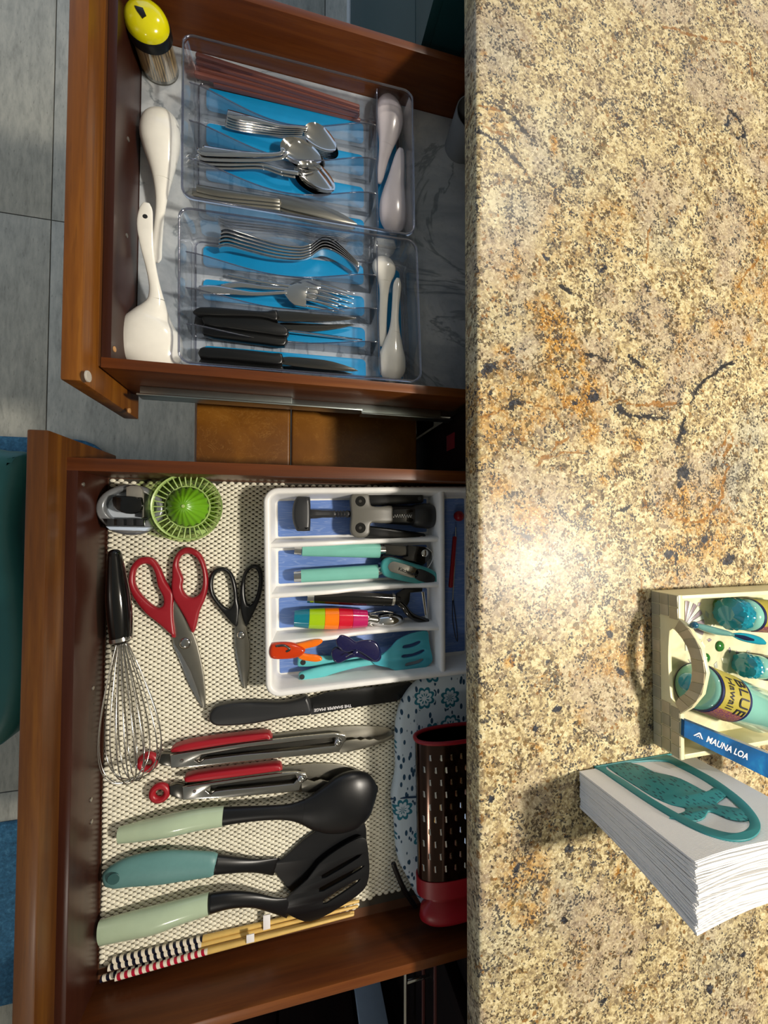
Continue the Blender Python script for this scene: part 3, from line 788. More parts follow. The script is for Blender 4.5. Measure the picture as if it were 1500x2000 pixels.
# steel cutlery
def spoon(name, label, grp, hp, zz, bc, bz, bd, a, b_, wid=None, roll=0., dep=-.006, mat=CHROME, pitch=0.):
    pts = path(hp, zz)
    t = thing(name, label, 'spoon', pts[0], grp)
    wid = wid or [8, 9, 6, 3.6, 3.2, 3.5]
    tube('handle', pts, [(m(w_, p.z), .0010) for w_, p in zip(wid, pts)], mat, t, 12, sm=4, ang=180)
    bowl('bowl', P(*bc, bz), bd, m(a, bz), m(b_, bz), dep, .0009, mat, t, egg=-.15, n=28, roll=roll, pitch=pitch)
    return t
for k in range(5):
    dy = 5.2 * (4 - k); z = .770 + .0026 * k
    spoon('teaspoon', f'polished steel teaspoon nested in the far clear tray, {ORD[4 - k]} of five', 'nested teaspoons in the far clear tray',
          [(441 + k, 221 + dy), (462, 226 + dy), (505, 236 + dy), (550, 246 + dy * .8), (580, 248 + dy * .7), (600, 250 + dy * .6)], [z + .002, z + .002, z + .004, z + .007, z + .009, z + .008],
          (630 - k * 1.0, 270 + dy * .62), z + .007, (1, -.52), 36, 21, roll=.30)
for k, (hy, bx, by, bd, lab) in enumerate([(318, 612, 352, (1, -.5), 'fourth from the top'), (311, 618, 346, (1, -.5), 'third from the top'), (303, 596, 306, (1, -.22), 'second from the top'), (293, 588, 298, (1, -.2), 'topmost')]):
    z = .770 + .0028 * k
    spoon('tablespoon', f'broad polished steel tablespoon in the far clear tray, {lab} of four', 'tablespoons in the far clear tray',
          [(379 + 5 * k, hy - 2), (400, hy + 1), (450, hy + 6), (510, hy + 9), (548, (hy + by) / 2 + 4), (bx - 36, by - 8)], [z + .003, z + .003, z + .004, z + .006, z + .008, z + .008],
          (bx, by), z + .007, bd, 42, 24, [9, 11, 8, 4.5, 4, 5], roll=.2, dep=-.008)
for k, (dx, dy, lab) in enumerate([(0, 14, 'lowest'), (-4, 7, 'middle'), (4, 0, 'upper')]):
    z = .769 + .0026 * k
    t = thing('table_knife', f'dull steel table knife in the far clear tray, {lab} of three', 'knife', P(540, 395, z), 'table knives in the far clear tray')
    tube('handle', path([(382 + dx, 368 + dy), (430, 377 + dy), (500, 387 + dy), (545, 393 + dy)], z + .003), [(m(8, z), .0022), (m(9, z), .0026), (m(7, z), .003), (m(6, z), .003)], STEELD, t, 12, sm=3, ang=180)
    pprism('blade', [(543, 383 + dy), (580, 387 + dy), (630, 401 + dy), (670, 418 + dy), (694 + dx, 438 + dy * .5), (672, 437 + dy * .7), (610, 420 + dy), (543, 402 + dy)], z, z + .0018, STEELD, t, bev=.0005)
# dessert forks standing on their edges
for k in range(5):
    dy = 7.5 * k
    z = .771
    pts = path([(433 - k * 1.2, 456 + dy), (446, 453 + dy * 1.0), (480, 462 + dy * .95), (540, 478 + dy * .85), (585, 484 + dy * .75), (608, 480 + dy * .7), (628, 470 + dy * .75), (646, 473 + dy * .75), (668, 491 + dy * .55), (700, 522 + dy * .25)], [z + .012] * 10)
    t = thing('dessert_fork', f'steel fork standing on its edge in the near clear tray, {["first", "second", "third", "fourth", "last"][k]} of the nested row', 'fork', pts[3], 'forks on edge in the near clear tray')
    tube('handle', pts[:6], [(.0009, .0075), (.0012, .0078), (.0012, .006), (.0012, .0035), (.0014, .003), (.0012, .004)], CHROME, t, 12, sm=4, ang=180, e=3)
    tube('fork_head', pts[5:], [(.0012, .004), (.0009, .0095), (.0009, .0105), (.0008, .0105), (.0005, .009)], CHROME, t, 12, sm=4, ang=180, e=3)
# forks lying flat
def fork(label, hp, zz, wid, neck, tip, wd, z):
    pts = path(hp, zz); t = thing('dinner_fork', label, 'fork', pts[0], 'forks in the near clear tray')
    tube('handle', pts, [(m(w_, p.z), .0011) for w_, p in zip(wid, pts)], CHROME, t, 12, sm=4, ang=180)
    a, b2 = P(*neck, z), P(*tip, z - .004); d = (b2 - a); s_ = d.cross(Vector((0, 0, 1))).normalized(); w_ = m(wd, z)
    M0 = a + d * .37
    up = Vector((0, 0, .004))
    prism('fork_head', [(-.001, -.0018), (.007, -w_ * .7), (.014, -w_), (d.length * .40, -w_), (d.length * .40, w_), (.014, w_), (.007, w_ * .7), (-.001, .0018)], -.0008, .0008, CHROME, t, bev=.0004, frame=(a, d.normalized(), -s_, d.normalized().cross(-s_)))
    for j in range(4):
        o_ = -s_ * w_ * (j - 1.5) / 1.75
        tube('tine', [M0 + o_, M0 + d * .25 + o_ + up * .35, b2 + o_], [(.0016, .0009), (.0014, .0009), (.0007, .0006)], CHROME, t, 8, sm=2, ang=180)
    return t
fork('steel fork with its handle lying against the pad, lowest in the near clear tray', [(446, 538), (490, 547), (540, 555), (580, 561)], [.771, .773, .776, .777], [3, 3, 3, 3], (580, 556), (690, 588), 19, .775)
fork('steel fork with a slim handle lying between two others in the near clear tray', [(433, 560), (470, 556), (520, 562), (585, 566)], [.775, .776, .778, .778], [5, 6, 4, 3], (582, 560), (676, 594), 20, .779)
fork('steel fork with a broad handle lying on top in the near clear tray', [(390, 566), (420, 566), (460, 570), (500, 574), (560, 571)], [.782, .783, .785, .786, .786], [8, 9, 6, 4, 3.5], (556, 571), (660, 592), 22, .786)
# black handled knives
def bknife(label, hpx, bpx, z, th=.011, blade=STEELK, edge=None):
    t = thing('steak_knife', label, 'knife', P(*hpx[0], z), 'black handled knives in the near clear tray')
    pprism('handle', hpx, z, z + th, BLACKP, t, bev=.003, smooth=2, seg=3)
    if edge: tube('blade', path(edge, z + .007), [(.0006, .006), (.0005, .003)], CHROME, t, 8, e=3)
    else: pprism('blade', bpx, z + .004, z + .0056, blade, t, bev=.0006, smooth=3)
    return t
bknife('black handled steak knife lying at the bottom of its compartment, blade hidden', [(380, 617), (398, 616), (470, 632), (540, 640), (540, 655), (470, 652), (398, 648), (380, 646)], [(538, 630), (640, 633), (690, 634), (640, 645), (538, 650)], .7665, .010)
bknife('black handled steak knife with a dark curved blade, uppermost of its compartment', [(382, 601), (411, 598), (492, 605), (522, 606), (541, 604), (542, 625), (524, 621), (490, 617), (386, 614)], [(541, 607), (620, 613), (697, 620), (664, 626), (600, 627), (541, 626)], .783)
bknife('black handled steak knife crossing over the others, its grey blade curving upward', [(398, 611), (420, 606), (500, 616), (545, 630), (562, 641), (560, 656), (520, 651), (450, 641), (398, 632)], [(548, 630), (600, 633), (650, 633), (693, 633), (660, 641), (613, 647), (560, 644)], .778, .012)
bknife('black handled steak knife turned on its spine so the blade shows as a bright line', [(397, 632), (425, 632), (500, 643), (557, 652), (556, 674), (520, 671), (450, 662), (397, 653)], None, .773, .012, edge=[(556, 646), (707, 664)])
bknife('black handled paring knife alone beside its twin next to the drawer side', [(390, 679), (411, 677), (480, 682), (532, 688), (551, 690), (551, 710), (520, 709), (440, 701), (390, 697)], [(551, 697), (600, 699), (650, 706), (700, 724), (640, 722), (551, 711)], .776)
bknife('black handled paring knife lying closest to the drawer side in the near clear tray', [(392, 698), (440, 702), (520, 711), (551, 712), (551, 732), (500, 730), (430, 722), (392, 716)], [(551, 715), (620, 718), (690, 730), (640, 734), (551, 729)], .768)
# white spoons in the right compartments
PKW = plain('pinkish_white_plastic', '#ddd4d8', .2, coat=.3)
ceramic('soup_spoon', 'white soup spoon face down at the far end of the far clear tray',
        [(741, 357, 4, .772, .002), (743, 345, 7, .773, .003), (748, 315, 10, .776, .004), (754, 285, 15, .779, .006), (759, 258, 23, .780, .010), (761, 235, 28, .780, .012), (760, 212, 27, .779, .012), (760, 197, 19, .777, .008), (760, 189, 9, .775, .004)], 3, PKW)
ceramic('soup_spoon', 'white soup spoon in the far clear tray, its bowl towards the near tray',
        [(783, 293, 6, .786, .003), (781, 305, 10, .786, .004), (777, 330, 14, .786, .005), (773, 355, 18, .784, .007), (770, 380, 24, .782, .010), (768, 405, 28, .781, .012), (768, 430, 27, .780, .011), (768, 447, 19, .778, .007), (768, 456, 8, .776, .003)], 3, PKW)
ceramic('rice_spoon', 'small white soup spoon with its round bowl at the top of the near clear tray',
        [(747, 675, 5, .770, .002), (747, 662, 8.5, .771, .003), (748, 620, 8, .773, .0035), (750, 575, 9, .777, .004), (751, 551, 13, .779, .006), (751, 535, 21, .779, .009), (750, 521, 24, .779, .010), (750, 509, 18, .777, .007), (750, 502, 8, .775, .003)], 4)
ceramic('rice_spoon', 'small white soup spoon with its bowl against the drawer side in the near clear tray',
        [(777, 545, 4, .783, .002), (776, 558, 8.5, .783, .003), (773, 590, 7.5, .783, .003), (771, 625, 8, .783, .004), (770, 650, 12, .782, .006), (768, 672, 19, .780, .009), (766, 700, 27, .779, .012), (766, 725, 26, .778, .011), (766, 741, 16, .776, .006), (766, 748, 7, .774, .003)], 4)
# frosted cup at the back
c = P(895, 292, LN)
cup = thing('frosted_cup', 'small frosted plastic cup at the back of the upper drawer under the countertop', 'cup', c)
lathe('cup_wall', c, [(0, .024), (.058, .029), (.058, .0275), (.003, .0222), (.003, 0)], FROST, cup, 36)

# ============================================================ LOWER DRAWER CONTENTS
# ---- knife sharpener
z = GL
sh = thing('knife_sharpener', 'round grey kitchen sharpener with black slots beside the green juicer', 'sharpener', P(262, 1000, z))
c = P(262, 1003, z)
CH2 = plain('satin_grey_plastic', '#8c8f92', .25, .5)
ov = lambda cx, cy, a, b_, zz, n=40: [(P(cx, cy, zz).x + m(a, zz, cx) * math.cos(2 * math.pi * k / n), P(cx, cy, zz).y + m(b_, zz, cx) * math.sin(2 * math.pi * k / n)) for k in range(n)]
prism('base', ov(264, 1001, 54, 44, z), z, z + .014, plain('sharpener_base', '#6d7076', .3, .4), sh, bev=.004, seg=3)
prism('top_ring', ov(253, 993, 59, 47, z + .030), z + .014, z + .030, CH2, sh, [ov(254, 990, 45, 32, z + .030)], bev=.003, seg=3)
prism('recess_floor', ov(256, 993, 50, 38, z + .018), z + .014, z + .019, plain('recess_grey', '#b9c2cc', .3), sh, bev=.001)
pprism('black_knob', [(219, 969), (240, 968), (264, 970), (268, 974), (276, 974), (276, 995), (262, 1003), (245, 1003), (228, 997), (220, 988)], z + .018, z + .040, BLACKG, sh, bev=.002, smooth=2)
pprism('steel_tab', [(246, 951), (255, 948), (272, 949), (278, 957), (278, 972), (246, 970)], z + .018, z + .036, plain('tab_metal', '#a9a59c', .3, .6), sh, bev=.001, smooth=0)
pprism('side_plate', [(277, 955), (281, 965), (281, 1010), (277, 1012)], z + .018, z + .034, STEELD, sh, bev=.0006, smooth=0)
pprism('slot_block', [(200, 1013), (282, 1014), (281, 1028), (206, 1027)], z + .022, z + .036, BLACKG, sh, bev=.001, smooth=0)
for k in range(4): pprism('slot_insert', [(209 + 19 * k, 1014), (222 + 19 * k, 1014), (222 + 19 * k, 1026), (209 + 19 * k, 1026)], z + .034, z + .0368, DGREY, sh, bev=.0006, smooth=0)
pprism('edge_plate', [(206, 1028), (292, 1030), (283, 1037), (214, 1035)], z + .018, z + .034, plain('pale_blue_plate', '#b8c6da', .3), sh, bev=.0008, smooth=0)

# ---- green citrus juicer
c = P(374, 992, z)
ju = thing('citrus_juicer', 'clear green citrus juicer with a ribbed bright green cone', 'juicer', c)
GRN = plain('lime_plastic', '#649a1c', .25)
lathe('cup', c, [(0, .034), (.003, .037), (.030, .043), (.031, .045), (.033, .0455), (.033, .0435), (.030, .0415), (.004, .036), (.003, 0)], GCLR, ju, 44)
c2 = P(367, 990, z + .030)
lathe('strainer_ring', c2, [(-.002, .0275), (.001, .0275), (.001, .026), (-.002, .026)], plain('pale_lime', '#9fb86c', .35), ju, 44, ring=True)
for k in range(34):
    a = 2 * math.pi * k / 34; d = Vector((math.cos(a), math.sin(a), 0))
    if k == 0:
        rib = tube('rib', [Vector((.028, 0, 0)), Vector((.0415, 0, .002))], .0009, MATS['pale_lime'], None, 6, ang=180); r0 = rib
    else: rib = r0.copy(); COL.objects.link(rib)
    rib.parent = ju; rib.location = c2 - Vector(ju.location); rib.rotation_euler = (0, 0, a)
lathe('strainer_rim', c2, [(-.001, .0405), (.003, .0428), (.004, .0428), (.003, .0412)], MATS['pale_lime'], ju, 44, ring=True)
lathe('reamer_cone', c2, [(-.002, .026), (.003, .0245), (.010, .020), (.017, .013), (.022, .006), (.0235, .001)], GRN, ju, 72, flute=lambda a, h: 1 + .055 * math.cos(a * 18), ang=180)
disc('cone_tip', c2 + Vector((0, 0, .0225)), .0022, .002, MATS['pale_lime'], ju, 14)
pprism('pour_lip', [(383, 1036), (402, 1034), (405, 1040), (395, 1045), (386, 1042)], z + .028, z + .031, MATS['pale_lime'], ju, bev=.0006, smooth=2)

# ---- whisk
wh = thing('whisk', 'balloon whisk with a black handle and thin steel wires', 'whisk', P(240, 1250, z))
tube('handle', path([(224, 1082), (226, 1110), (230, 1160), (234, 1205), (237, 1244)], [.800, .799, .798, .797, .797]), [(m(11, .80), m(11, .80)), (m(14, .80), m(14, .80)), (m(19, .80), m(19, .80)), (m(20, .80), m(20, .80)), (m(18, .80), m(18, .80))], BLACKG, wh, 20, sm=4, ang=180)
disc('ferrule', P(236, 1243, .797), m(18.5, .797), .005, STEEL, wh, 20, axis=(P(238, 1254, .797) - P(236, 1243, .797)))
A0, A1 = P(237, 1248, .797), P(262, 1524, .806)
ax = (A1 - A0); L = ax.length; ax.normalize(); sd = ax.cross(Vector((0, 0, 1))).normalized(); upv = sd.cross(ax)
for k in range(8):
    ph = math.pi * k / 8 + .12
    dv = sd * math.cos(ph) + upv * math.sin(ph)
    pts = []
    for j in range(25):
        tt = j / 24 * 2 - 1; u = 1 - abs(tt) ** 1.0
        # distance along the axis and radius of a balloon loop
        th = math.pi * j / 24
        s_ = math.sin(th); along = L * (1 - (1 - s_) ** 1.25) ; rad = .0495 * math.cos(th) * (s_ ** .95) * 1.18 + .004 * math.cos(th)
        sc_ = 1.0 if abs(math.sin(ph)) < .5 else .72
        pts.append(A0 + ax * (along * (1 - .012 * (k % 3))) + dv * rad * (sc_))
    tube('wire', pts, .00072, STEEL, wh, 6, sm=2, ang=180)

# ---- scissors
def scissors(label, zz, Lo, Lh, Ro, Rh, bladeA, bladeB, screw, hm, th, sr, cat='scissors'):
    t = thing('scissors', label, cat, P(*screw, zz))
    pprism('handle', Lo, zz + .001, zz + th, hm, t, [Lh], bev=.0035, smooth=3, seg=4)
    pprism('handle', Ro, zz + .002, zz + th + .001, hm, t, [Rh], bev=.0035, smooth=3, seg=4)
    pprism('blade', bladeB, zz + .001, zz + .0028, CHROME, t, bev=.0005, smooth=0)
    pprism('blade', bladeA, zz + .0029, zz + th * .62, STEELD, t, bev=.0012, smooth=0)
    lathe('screw', P(*screw, zz + th * .62 - .0005), [(0, sr), (.0016, sr), (.003, sr * .6), (.0033, 0)], STEEL, t, 20, ang=80)
    return t
q5 = lambda L: [(x / 2.885, 820 + y / 2.885) for x, y in L]
red = scissors('large red handled kitchen scissors lying open beside the whisk', GL,
    q5([(718, 900), (732, 830), (770, 785), (812, 773), (858, 783), (897, 835), (925, 905), (950, 945), (972, 975), (975, 1010), (972, 1060), (974, 1130), (985, 1228), (960, 1215), (900, 1160), (815, 1092), (750, 1010), (724, 950)]),
    q5([(752, 900), (762, 845), (800, 814), (845, 822), (870, 870), (885, 940), (915, 1000), (915, 1045), (885, 1062), (840, 1038), (788, 985), (760, 940)]),
    q5([(966, 880), (968, 815), (990, 755), (1035, 720), (1085, 725), (1133, 765), (1160, 840), (1170, 925), (1152, 1010), (1122, 1080), (1106, 1150), (1090, 1200), (1072, 1190), (1040, 1120), (1005, 1060), (972, 1005), (962, 945)]),
    q5([(1000, 815), (1018, 768), (1060, 755), (1105, 780), (1133, 840), (1140, 910), (1125, 975), (1085, 1003), (1045, 990), (1022, 945), (1028, 900), (1012, 855)]),
    [(336, 1170), (342, 1172), (356, 1198), (379, 1241), (386, 1262), (393, 1292), (398, 1320), (401, 1350), (401, 1382), (397, 1386), (386, 1350), (372, 1312), (352, 1276), (340, 1258), (337, 1225)],
    [(339, 1248), (350, 1252), (372, 1300), (397, 1385), (384, 1366), (366, 1332), (350, 1290), (338, 1262)], (362, 1256), REDS, .0115, .0075)
blk = scissors('smaller black handled scissors beside the white organiser tray', GL,
    [(406, 1142), (411, 1120), (424, 1109), (440, 1109), (453, 1120), (461, 1142), (464, 1170), (467, 1190), (464, 1222), (455, 1222), (440, 1205), (423, 1184), (410, 1164)],
    [(415, 1142), (419, 1124), (431, 1116), (445, 1123), (453, 1148), (455, 1176), (446, 1190), (432, 1180), (419, 1162)],
    [(468, 1165), (470, 1140), (477, 1115), (490, 1104), (504, 1104), (512, 1116), (513, 1140), (508, 1168), (498, 1192), (484, 1220), (478, 1222), (470, 1195)],
    [(478, 1150), (480, 1126), (490, 1112), (500, 1113), (505, 1128), (503, 1152), (496, 1174), (486, 1184), (480, 1172)],
    [(464, 1190), (470, 1188), (480, 1222), (487, 1255), (487, 1300), (482, 1345), (477, 1346), (470, 1310), (460, 1262), (459, 1225)],
    [(458, 1225), (466, 1230), (478, 1346), (470, 1330), (460, 1280)], (471, 1240), BLACKP, .010, .0055)

# ---- white organiser tray
wt = thing('organiser_tray', 'white plastic organiser tray with five compartments and blue floors', 'organiser tray', P(690, 1150, GL))
A, B, C, D = [Vector((*q_, 0)) for q_ in ((-.0306, -.2325), (.2870, -.2250), (.2870, .0545), (-.0366, .0450))]
WW, WH = .320, .2780
WZ = .8085
def wb(x, y, z=0):
    s_, t_ = x / WW, y / WH
    p_ = (A * (1 - s_) + B * s_) * (1 - t_) + (D * (1 - s_) + C * s_) * t_
    return Vector((p_.x, p_.y, z))
WTM = plain('white_tray_plastic', '#e3e2df', .34)
def wring(i, z, r): return [wb(x, y, z) for x, y in rrect(i, WW - i, i, WH - i, r, 6)]
R_ = [wring(.006, GL, .012), wring(.001, WZ - .012, .018), wring(.0, WZ - .003, .019), wring(.0012, WZ - .0006, .018), wring(.003, WZ, .016), wring(.006, WZ, .014), wring(.0075, WZ - .001, .012), wring(.009, WZ - .006, .011), wring(.014, GL + .004, .008)]
V = [v for r in R_ for v in r]; n = len(R_[0]); Fc = [(i * n + k, i * n + (k + 1) % n, (i + 1) * n + (k + 1) % n, (i + 1) * n + k) for i in range(len(R_) - 1) for k in range(n)]
Fc += [tuple(range(n))[::-1], tuple((len(R_) - 1) * n + k for k in range(n))]
add('tray_shell', V, Fc, WTM, wt, 60)
s = NT('blue_lined_floor'); lw = s.math('SINE', s.math('MULTIPLY', s.noise(s.mapping(s.pos(), (8, 120, 1)), 1, 3, .5, .6), 60))
s.set(Base_Color=s.mix(s.step(lw, .55, .95), '#5f7fc0', '#7b94c8'), Roughness=.55); FLB = s.m
xcr = wb(0, 0); cx_ = .2505
ybs = [0, .0700, .1330, .2005, WH]         # divider positions in y
def ridge(name, pts, tops, wbm, wtp):
    V = []; Fc = []
    for i, (p_, zt) in enumerate(zip(pts, tops)):
        a_, b_ = pts[max(i - 1, 0)], pts[min(i + 1, len(pts) - 1)]
        d = Vector((b_[0] - a_[0], b_[1] - a_[1], 0)).normalized(); nn_ = Vector((-d.y, d.x, 0))
        for off, zz in ((-wbm, GL + .0035), (-wtp, zt - .002), (-wtp * .6, zt - .0004), (0, zt), (wtp * .6, zt - .0004), (wtp, zt - .002), (wbm, GL + .0035)): V.append(wb(p_[0] + nn_.x * off, p_[1] + nn_.y * off, zz))
    for i in range(len(pts) - 1):
        for j in range(7): Fc.append((i * 7 + j, i * 7 + (j + 1) % 7, (i + 1) * 7 + (j + 1) % 7, (i + 1) * 7 + j))
    Fc += [tuple(range(7))[::-1], tuple((len(pts) - 1) * 7 + j for j in range(7))]
    return add(name, V, Fc, WTM, wt, 60)
for i in (1, 2, 3):
    xs_ = [.006 + (cx_ - .006) * k / 24 for k in range(25)]
    ridge('divider', [(x, ybs[i]) for x in xs_], [WZ - .004 - .011 * (1 / (1 + math.exp(-(x - .105) * 120))) * (1 / (1 + math.exp((x - .225) * 160))) for x in xs_], .0065, .0032)
ys_ = [.007 + (WH - .014) * k / 20 for k in range(21)]
ridge('cross_divider', [(cx_, y) for y in ys_], [WZ - .0008] * 21, .007, .0042)
for i in range(4):
    y0, y1 = ybs[i] + (.010 if i else .016), ybs[i + 1] - (.010 if i < 3 else .016)
    prism('blue_floor', [tuple(wb(x, y))[:2] for x, y in rrect(.017, cx_ - .010, y0, y1, .002, 2)], GL + .0038, GL + .0046, FLB, wt, bev=.0002)
prism('blue_floor', [tuple(wb(x, y))[:2] for x, y in rrect(cx_ + .009, WW - .016, .020, WH - .016, .002, 2)], GL + .0038, GL + .0046, FLB, wt, bev=.0002)
WB = GL + .0048

# ---- corkscrew
ck = thing('corkscrew', 'black and grey two lever corkscrew in the end compartment of the white tray', 'corkscrew', P(700, 1005, WB))
q8 = lambda L: [(550 + x / 4.839, 950 + y / 4.839) for x, y in L]
pprism('turning_handle', q8([(100, 260), (110, 170), (138, 105), (165, 97), (255, 98), (272, 115), (276, 260), (272, 408), (255, 422), (165, 424), (138, 412), (110, 345)]), WB + .012, WB + .030, DGREY, ck, bev=.005, smooth=2, seg=4)
sx_ = [606, 618, 630, 642, 650, 653, 656, 659, 662, 665, 668, 671, 674, 677, 682]
tube('shaft', path([(x, 1004) for x in sx_], WB + .022), [m(r_, .79) for r_ in (9.5, 9, 7.5, 7.5, 7, 8, 5.5, 8, 5.5, 8, 5.5, 8, 5.5, 8, 7)], DGREY, ck, 16, ang=60)
zb = WB + .010
for uu, vv, u2, v2 in ((712, 977, 822, 974), (710, 1038, 826, 1050)):
    tube('lever', path([(uu, vv), (760, (vv * 1.2 + v2 * .8) / 2), (u2, v2)], [zb + .010, zb + .010, zb + .008]), [(m(13, .79), .005), (m(12, .79), .005), (m(9.5, .79), .005)], BLACKP, ck, 14, e=3)
    pellet('lever_pin', P(u2 - 3, v2, zb + .0125), (0, 0, 1), .0028, .0014, STEEL if v2 > 1000 else DGREY, ck)
tube('barrel', path([(756, 1005), (835, 1008)], [WB + .015, WB + .015]), [(m(20, .79), .013), (m(23, .79), .0145)], BLACKP, ck, 24, e=2.6)
tube('bell_ring', path([(812, 1007), (836, 1008)], [WB + .0155] * 2), [(m(26, .79), .0155), (m(28, .79), .0165)], DGREY, ck, 28, e=2.4)
pprism('body_plate', [(684, 980), (687, 966), (697, 960), (711, 960), (721, 967), (723, 980), (727, 988), (745, 989), (766, 988), (768, 1004), (767, 1020), (745, 1022), (727, 1021), (723, 1030), (722, 1042), (712, 1050), (697, 1050), (687, 1043), (684, 1030), (686, 1005)], zb + .012, zb + .022, GREYP, ck, bev=.003, smooth=3, seg=3)
for vv in (979, 1031): 
    disc('pivot_socket', P(704, vv, zb + .0215), m(11, .80), .0012, BLACKG, ck, 20)
    disc('pivot_screw', P(704, vv, zb + .0227), m(4, .80), .0008, STEELK, ck, 6)
pprism('window', [(769, 995), (800, 994), (807, 997), (807, 1018), (800, 1021), (769, 1019)], WB + .0275, WB + .0285, BLACKG, ck, bev=.0004, smooth=0)
sp = [(768 + 36 * k / 60, 1008 + 3 * math.sin(k * .8)) for k in range(61)]
tube('screw_worm', [P(u, v, WB + .0292) for u, v in sp], .0007, STEEL, ck, 6, ang=180)

# ---- aqua can opener
co_ = thing('can_opener', 'aqua handled can opener with chrome collars in the white tray', 'can opener', P(660, 1100, WB))
zc = WB + .012
def grip(pts, r0_, r1_, zz, mat, par, capm=CHROME, capw=.9):
    tube('handle', path(pts, zz), [(m(r0_, zz), m(r0_, zz) * .9), (m(r1_, zz), m(r1_, zz) * .9)], mat, par, 22, e=2.3, caps='flat', ang=50)
grip([(590, 1074), (741, 1076)], 12.5, 15, zc, TEALH, co_)
grip([(588, 1125), (737, 1116)], 13, 14.5, zc, TEALH, co_)
for (a, b2, r_) in (((575, 1073), (589, 1074), 12), ((574, 1126), (588, 1125), 12.5)):
    tube('end_cap', path([a, b2], zc), [(m(r_ * .9, zc), m(r_, zc) * .85), (m(r_, zc), m(r_, zc) * .9)], CHROME, co_, 20, caps='flat')
tube('collar', path([(741, 1075), (752, 1075)], zc), [m(11, zc), m(9, zc)], CHROME, co_, 20, caps='flat')
tube('collar', path([(736, 1116), (748, 1112)], zc), [m(10, zc), m(9, zc)], CHROME, co_, 20, caps='flat')
pprism('jaw_plate', [(750, 1064), (790, 1066), (832, 1069), (843, 1078), (840, 1092), (812, 1090), (780, 1086), (752, 1084)], zc - .003, zc, STEELK, co_, bev=.0006, smooth=0)
pprism('jaw_cover', [(797, 1065), (830, 1068), (842, 1078), (838, 1094), (826, 1105), (800, 1098), (785, 1090), (797, 1086)], zc + .0002, zc + .006, BLACKG, co_, bev=.001, smooth=0)
lathe('gear_wheel', P(828, 1080, zc + .003), [(0, .0055), (.0045, .0055), (.0055, .004)], STEEL, co_, 18)
tube('steel_hoop', path([(833, 1070), (843, 1078), (845, 1092), (838, 1106), (832, 1112)], zc + .004), .0008, CHROME, co_, 6, sm=3, ang=180)
pprism('lower_arm', [(748, 1085), (790, 1092), (815, 1102), (812, 1110), (780, 1104), (746, 1096)], zc, zc + .004, BLACKP, co_, bev=.001, smooth=2)
hd = [(745, 1107), (749, 1095), (760, 1089), (775, 1091), (820, 1104), (845, 1113), (856, 1124), (856, 1136), (847, 1144), (832, 1143), (790, 1136), (757, 1128), (748, 1120)]
pprism('key_head', hd, zc + .006, zc + .016, plain('deep_aqua_plastic', '#3f9292', .3), co_, bev=.003, smooth=3, seg=4)
pprism('key_inlay', [(758, 1106), (764, 1098), (776, 1098), (815, 1111), (812, 1129), (775, 1120), (762, 1115)], zc + .0158, zc + .0168, STEEL, co_, bev=.0006, smooth=3)
pprism('key_window', [(815, 1111), (838, 1118), (850, 1127), (848, 1137), (838, 1139), (811, 1130)], zc + .0158, zc + .0168, DGREY, co_, bev=.0006, smooth=3)
a, b2 = P(768, 1107, zc + .017), P(822, 1126, zc + .017)
text('lettering', 'KitchenAid', (a + b2) / 2 + (b2 - a) * .05, b2 - a, Vector((0, 0, 1)).cross(b2 - a), .0072, DGREY, co_, bold=True)

# ---- black peeler
pe = thing('vegetable_peeler', 'black handled Y shaped peeler with chrome collar in the white tray', 'peeler', P(690, 1170, WB))
zc = WB + .014
tube('handle', path([(614, 1167), (690, 1169), (765, 1172)], zc), [(m(11, zc), m(11, zc)), (m(14, zc), m(12, zc)), (m(12.5, zc), m(12, zc))], BLACKG, pe, 20, caps='flat', ang=60, sm=3)
tube('end_cap', path([(600, 1167), (613, 1167)], zc), [m(10.5, zc), m(11, zc)], CHROME, pe, 20, caps='flat')
tube('collar', path([(764, 1171), (769, 1171.5)], zc), [m(13.5, zc), m(13.5, zc)], CHROME, pe, 20, caps='flat')
tube('neck', path([(769, 1171), (780, 1173)], zc), [m(10, zc), m(9, zc)], BLACKP, pe, 16, caps='flat')
tube('fork_arm', path([(776, 1175), (788, 1184), (800, 1200), (815, 1208), (834, 1214)], [zc, zc, zc, zc - .002, zc - .003]), [(m(7, zc), .004)] * 5, BLACKG, pe, 14, sm=4, ang=180)
pprism('fork_arm', [(775, 1160), (790, 1150), (826, 1149), (825, 1156), (802, 1158), (800, 1175), (795, 1185), (775, 1178)], zc - .004, zc + .002, BLACKP, pe, bev=.0015, smooth=0)
pprism('blade', [(823, 1156), (829, 1156), (836, 1208), (831, 1209)], zc - .003, zc - .002, CHROME, pe, bev=.0003, smooth=0)

# ---- rainbow banded scoop
sc = thing('scoop', 'chrome scoop with a rainbow banded handle in the white tray', 'scoop', P(640, 1209, WB))
zc = WB + .0155
bands = [(574, 603, 16, 19.5, '#0b6f86', 'teal'), (603, 633, 19.5, 21, '#9cc00e', 'lime'), (633, 660, 21, 21.5, '#f07a08', 'orange'), (660, 687, 21.5, 20, '#c8142c', 'red'), (687, 716, 20, 17.5, '#b51c5c', 'magenta')]
for x0, x1, r0_, r1_, cl, nm_ in bands:
    o = tube('handle_band', path([(x0 + .4, 1208), (x1, 1208)], zc), [m(r0_, zc), m(r1_, zc)], plain('band_' + nm_, cl, .14, coat=.5), sc, 28, caps='flat', ang=50)
    tag(o, nm_ + ' band of the handle')
tube('neck', path([(716, 1208), (722, 1208), (735, 1210)], zc), [m(12, zc), m(9, zc), m(11, zc)], CHROME, sc, 20)
bowl('bowl', P(757, 1211, zc - .006), (1, 0), m(38, zc), m(19, zc), .014, .0012, CHROME, sc, n=30)
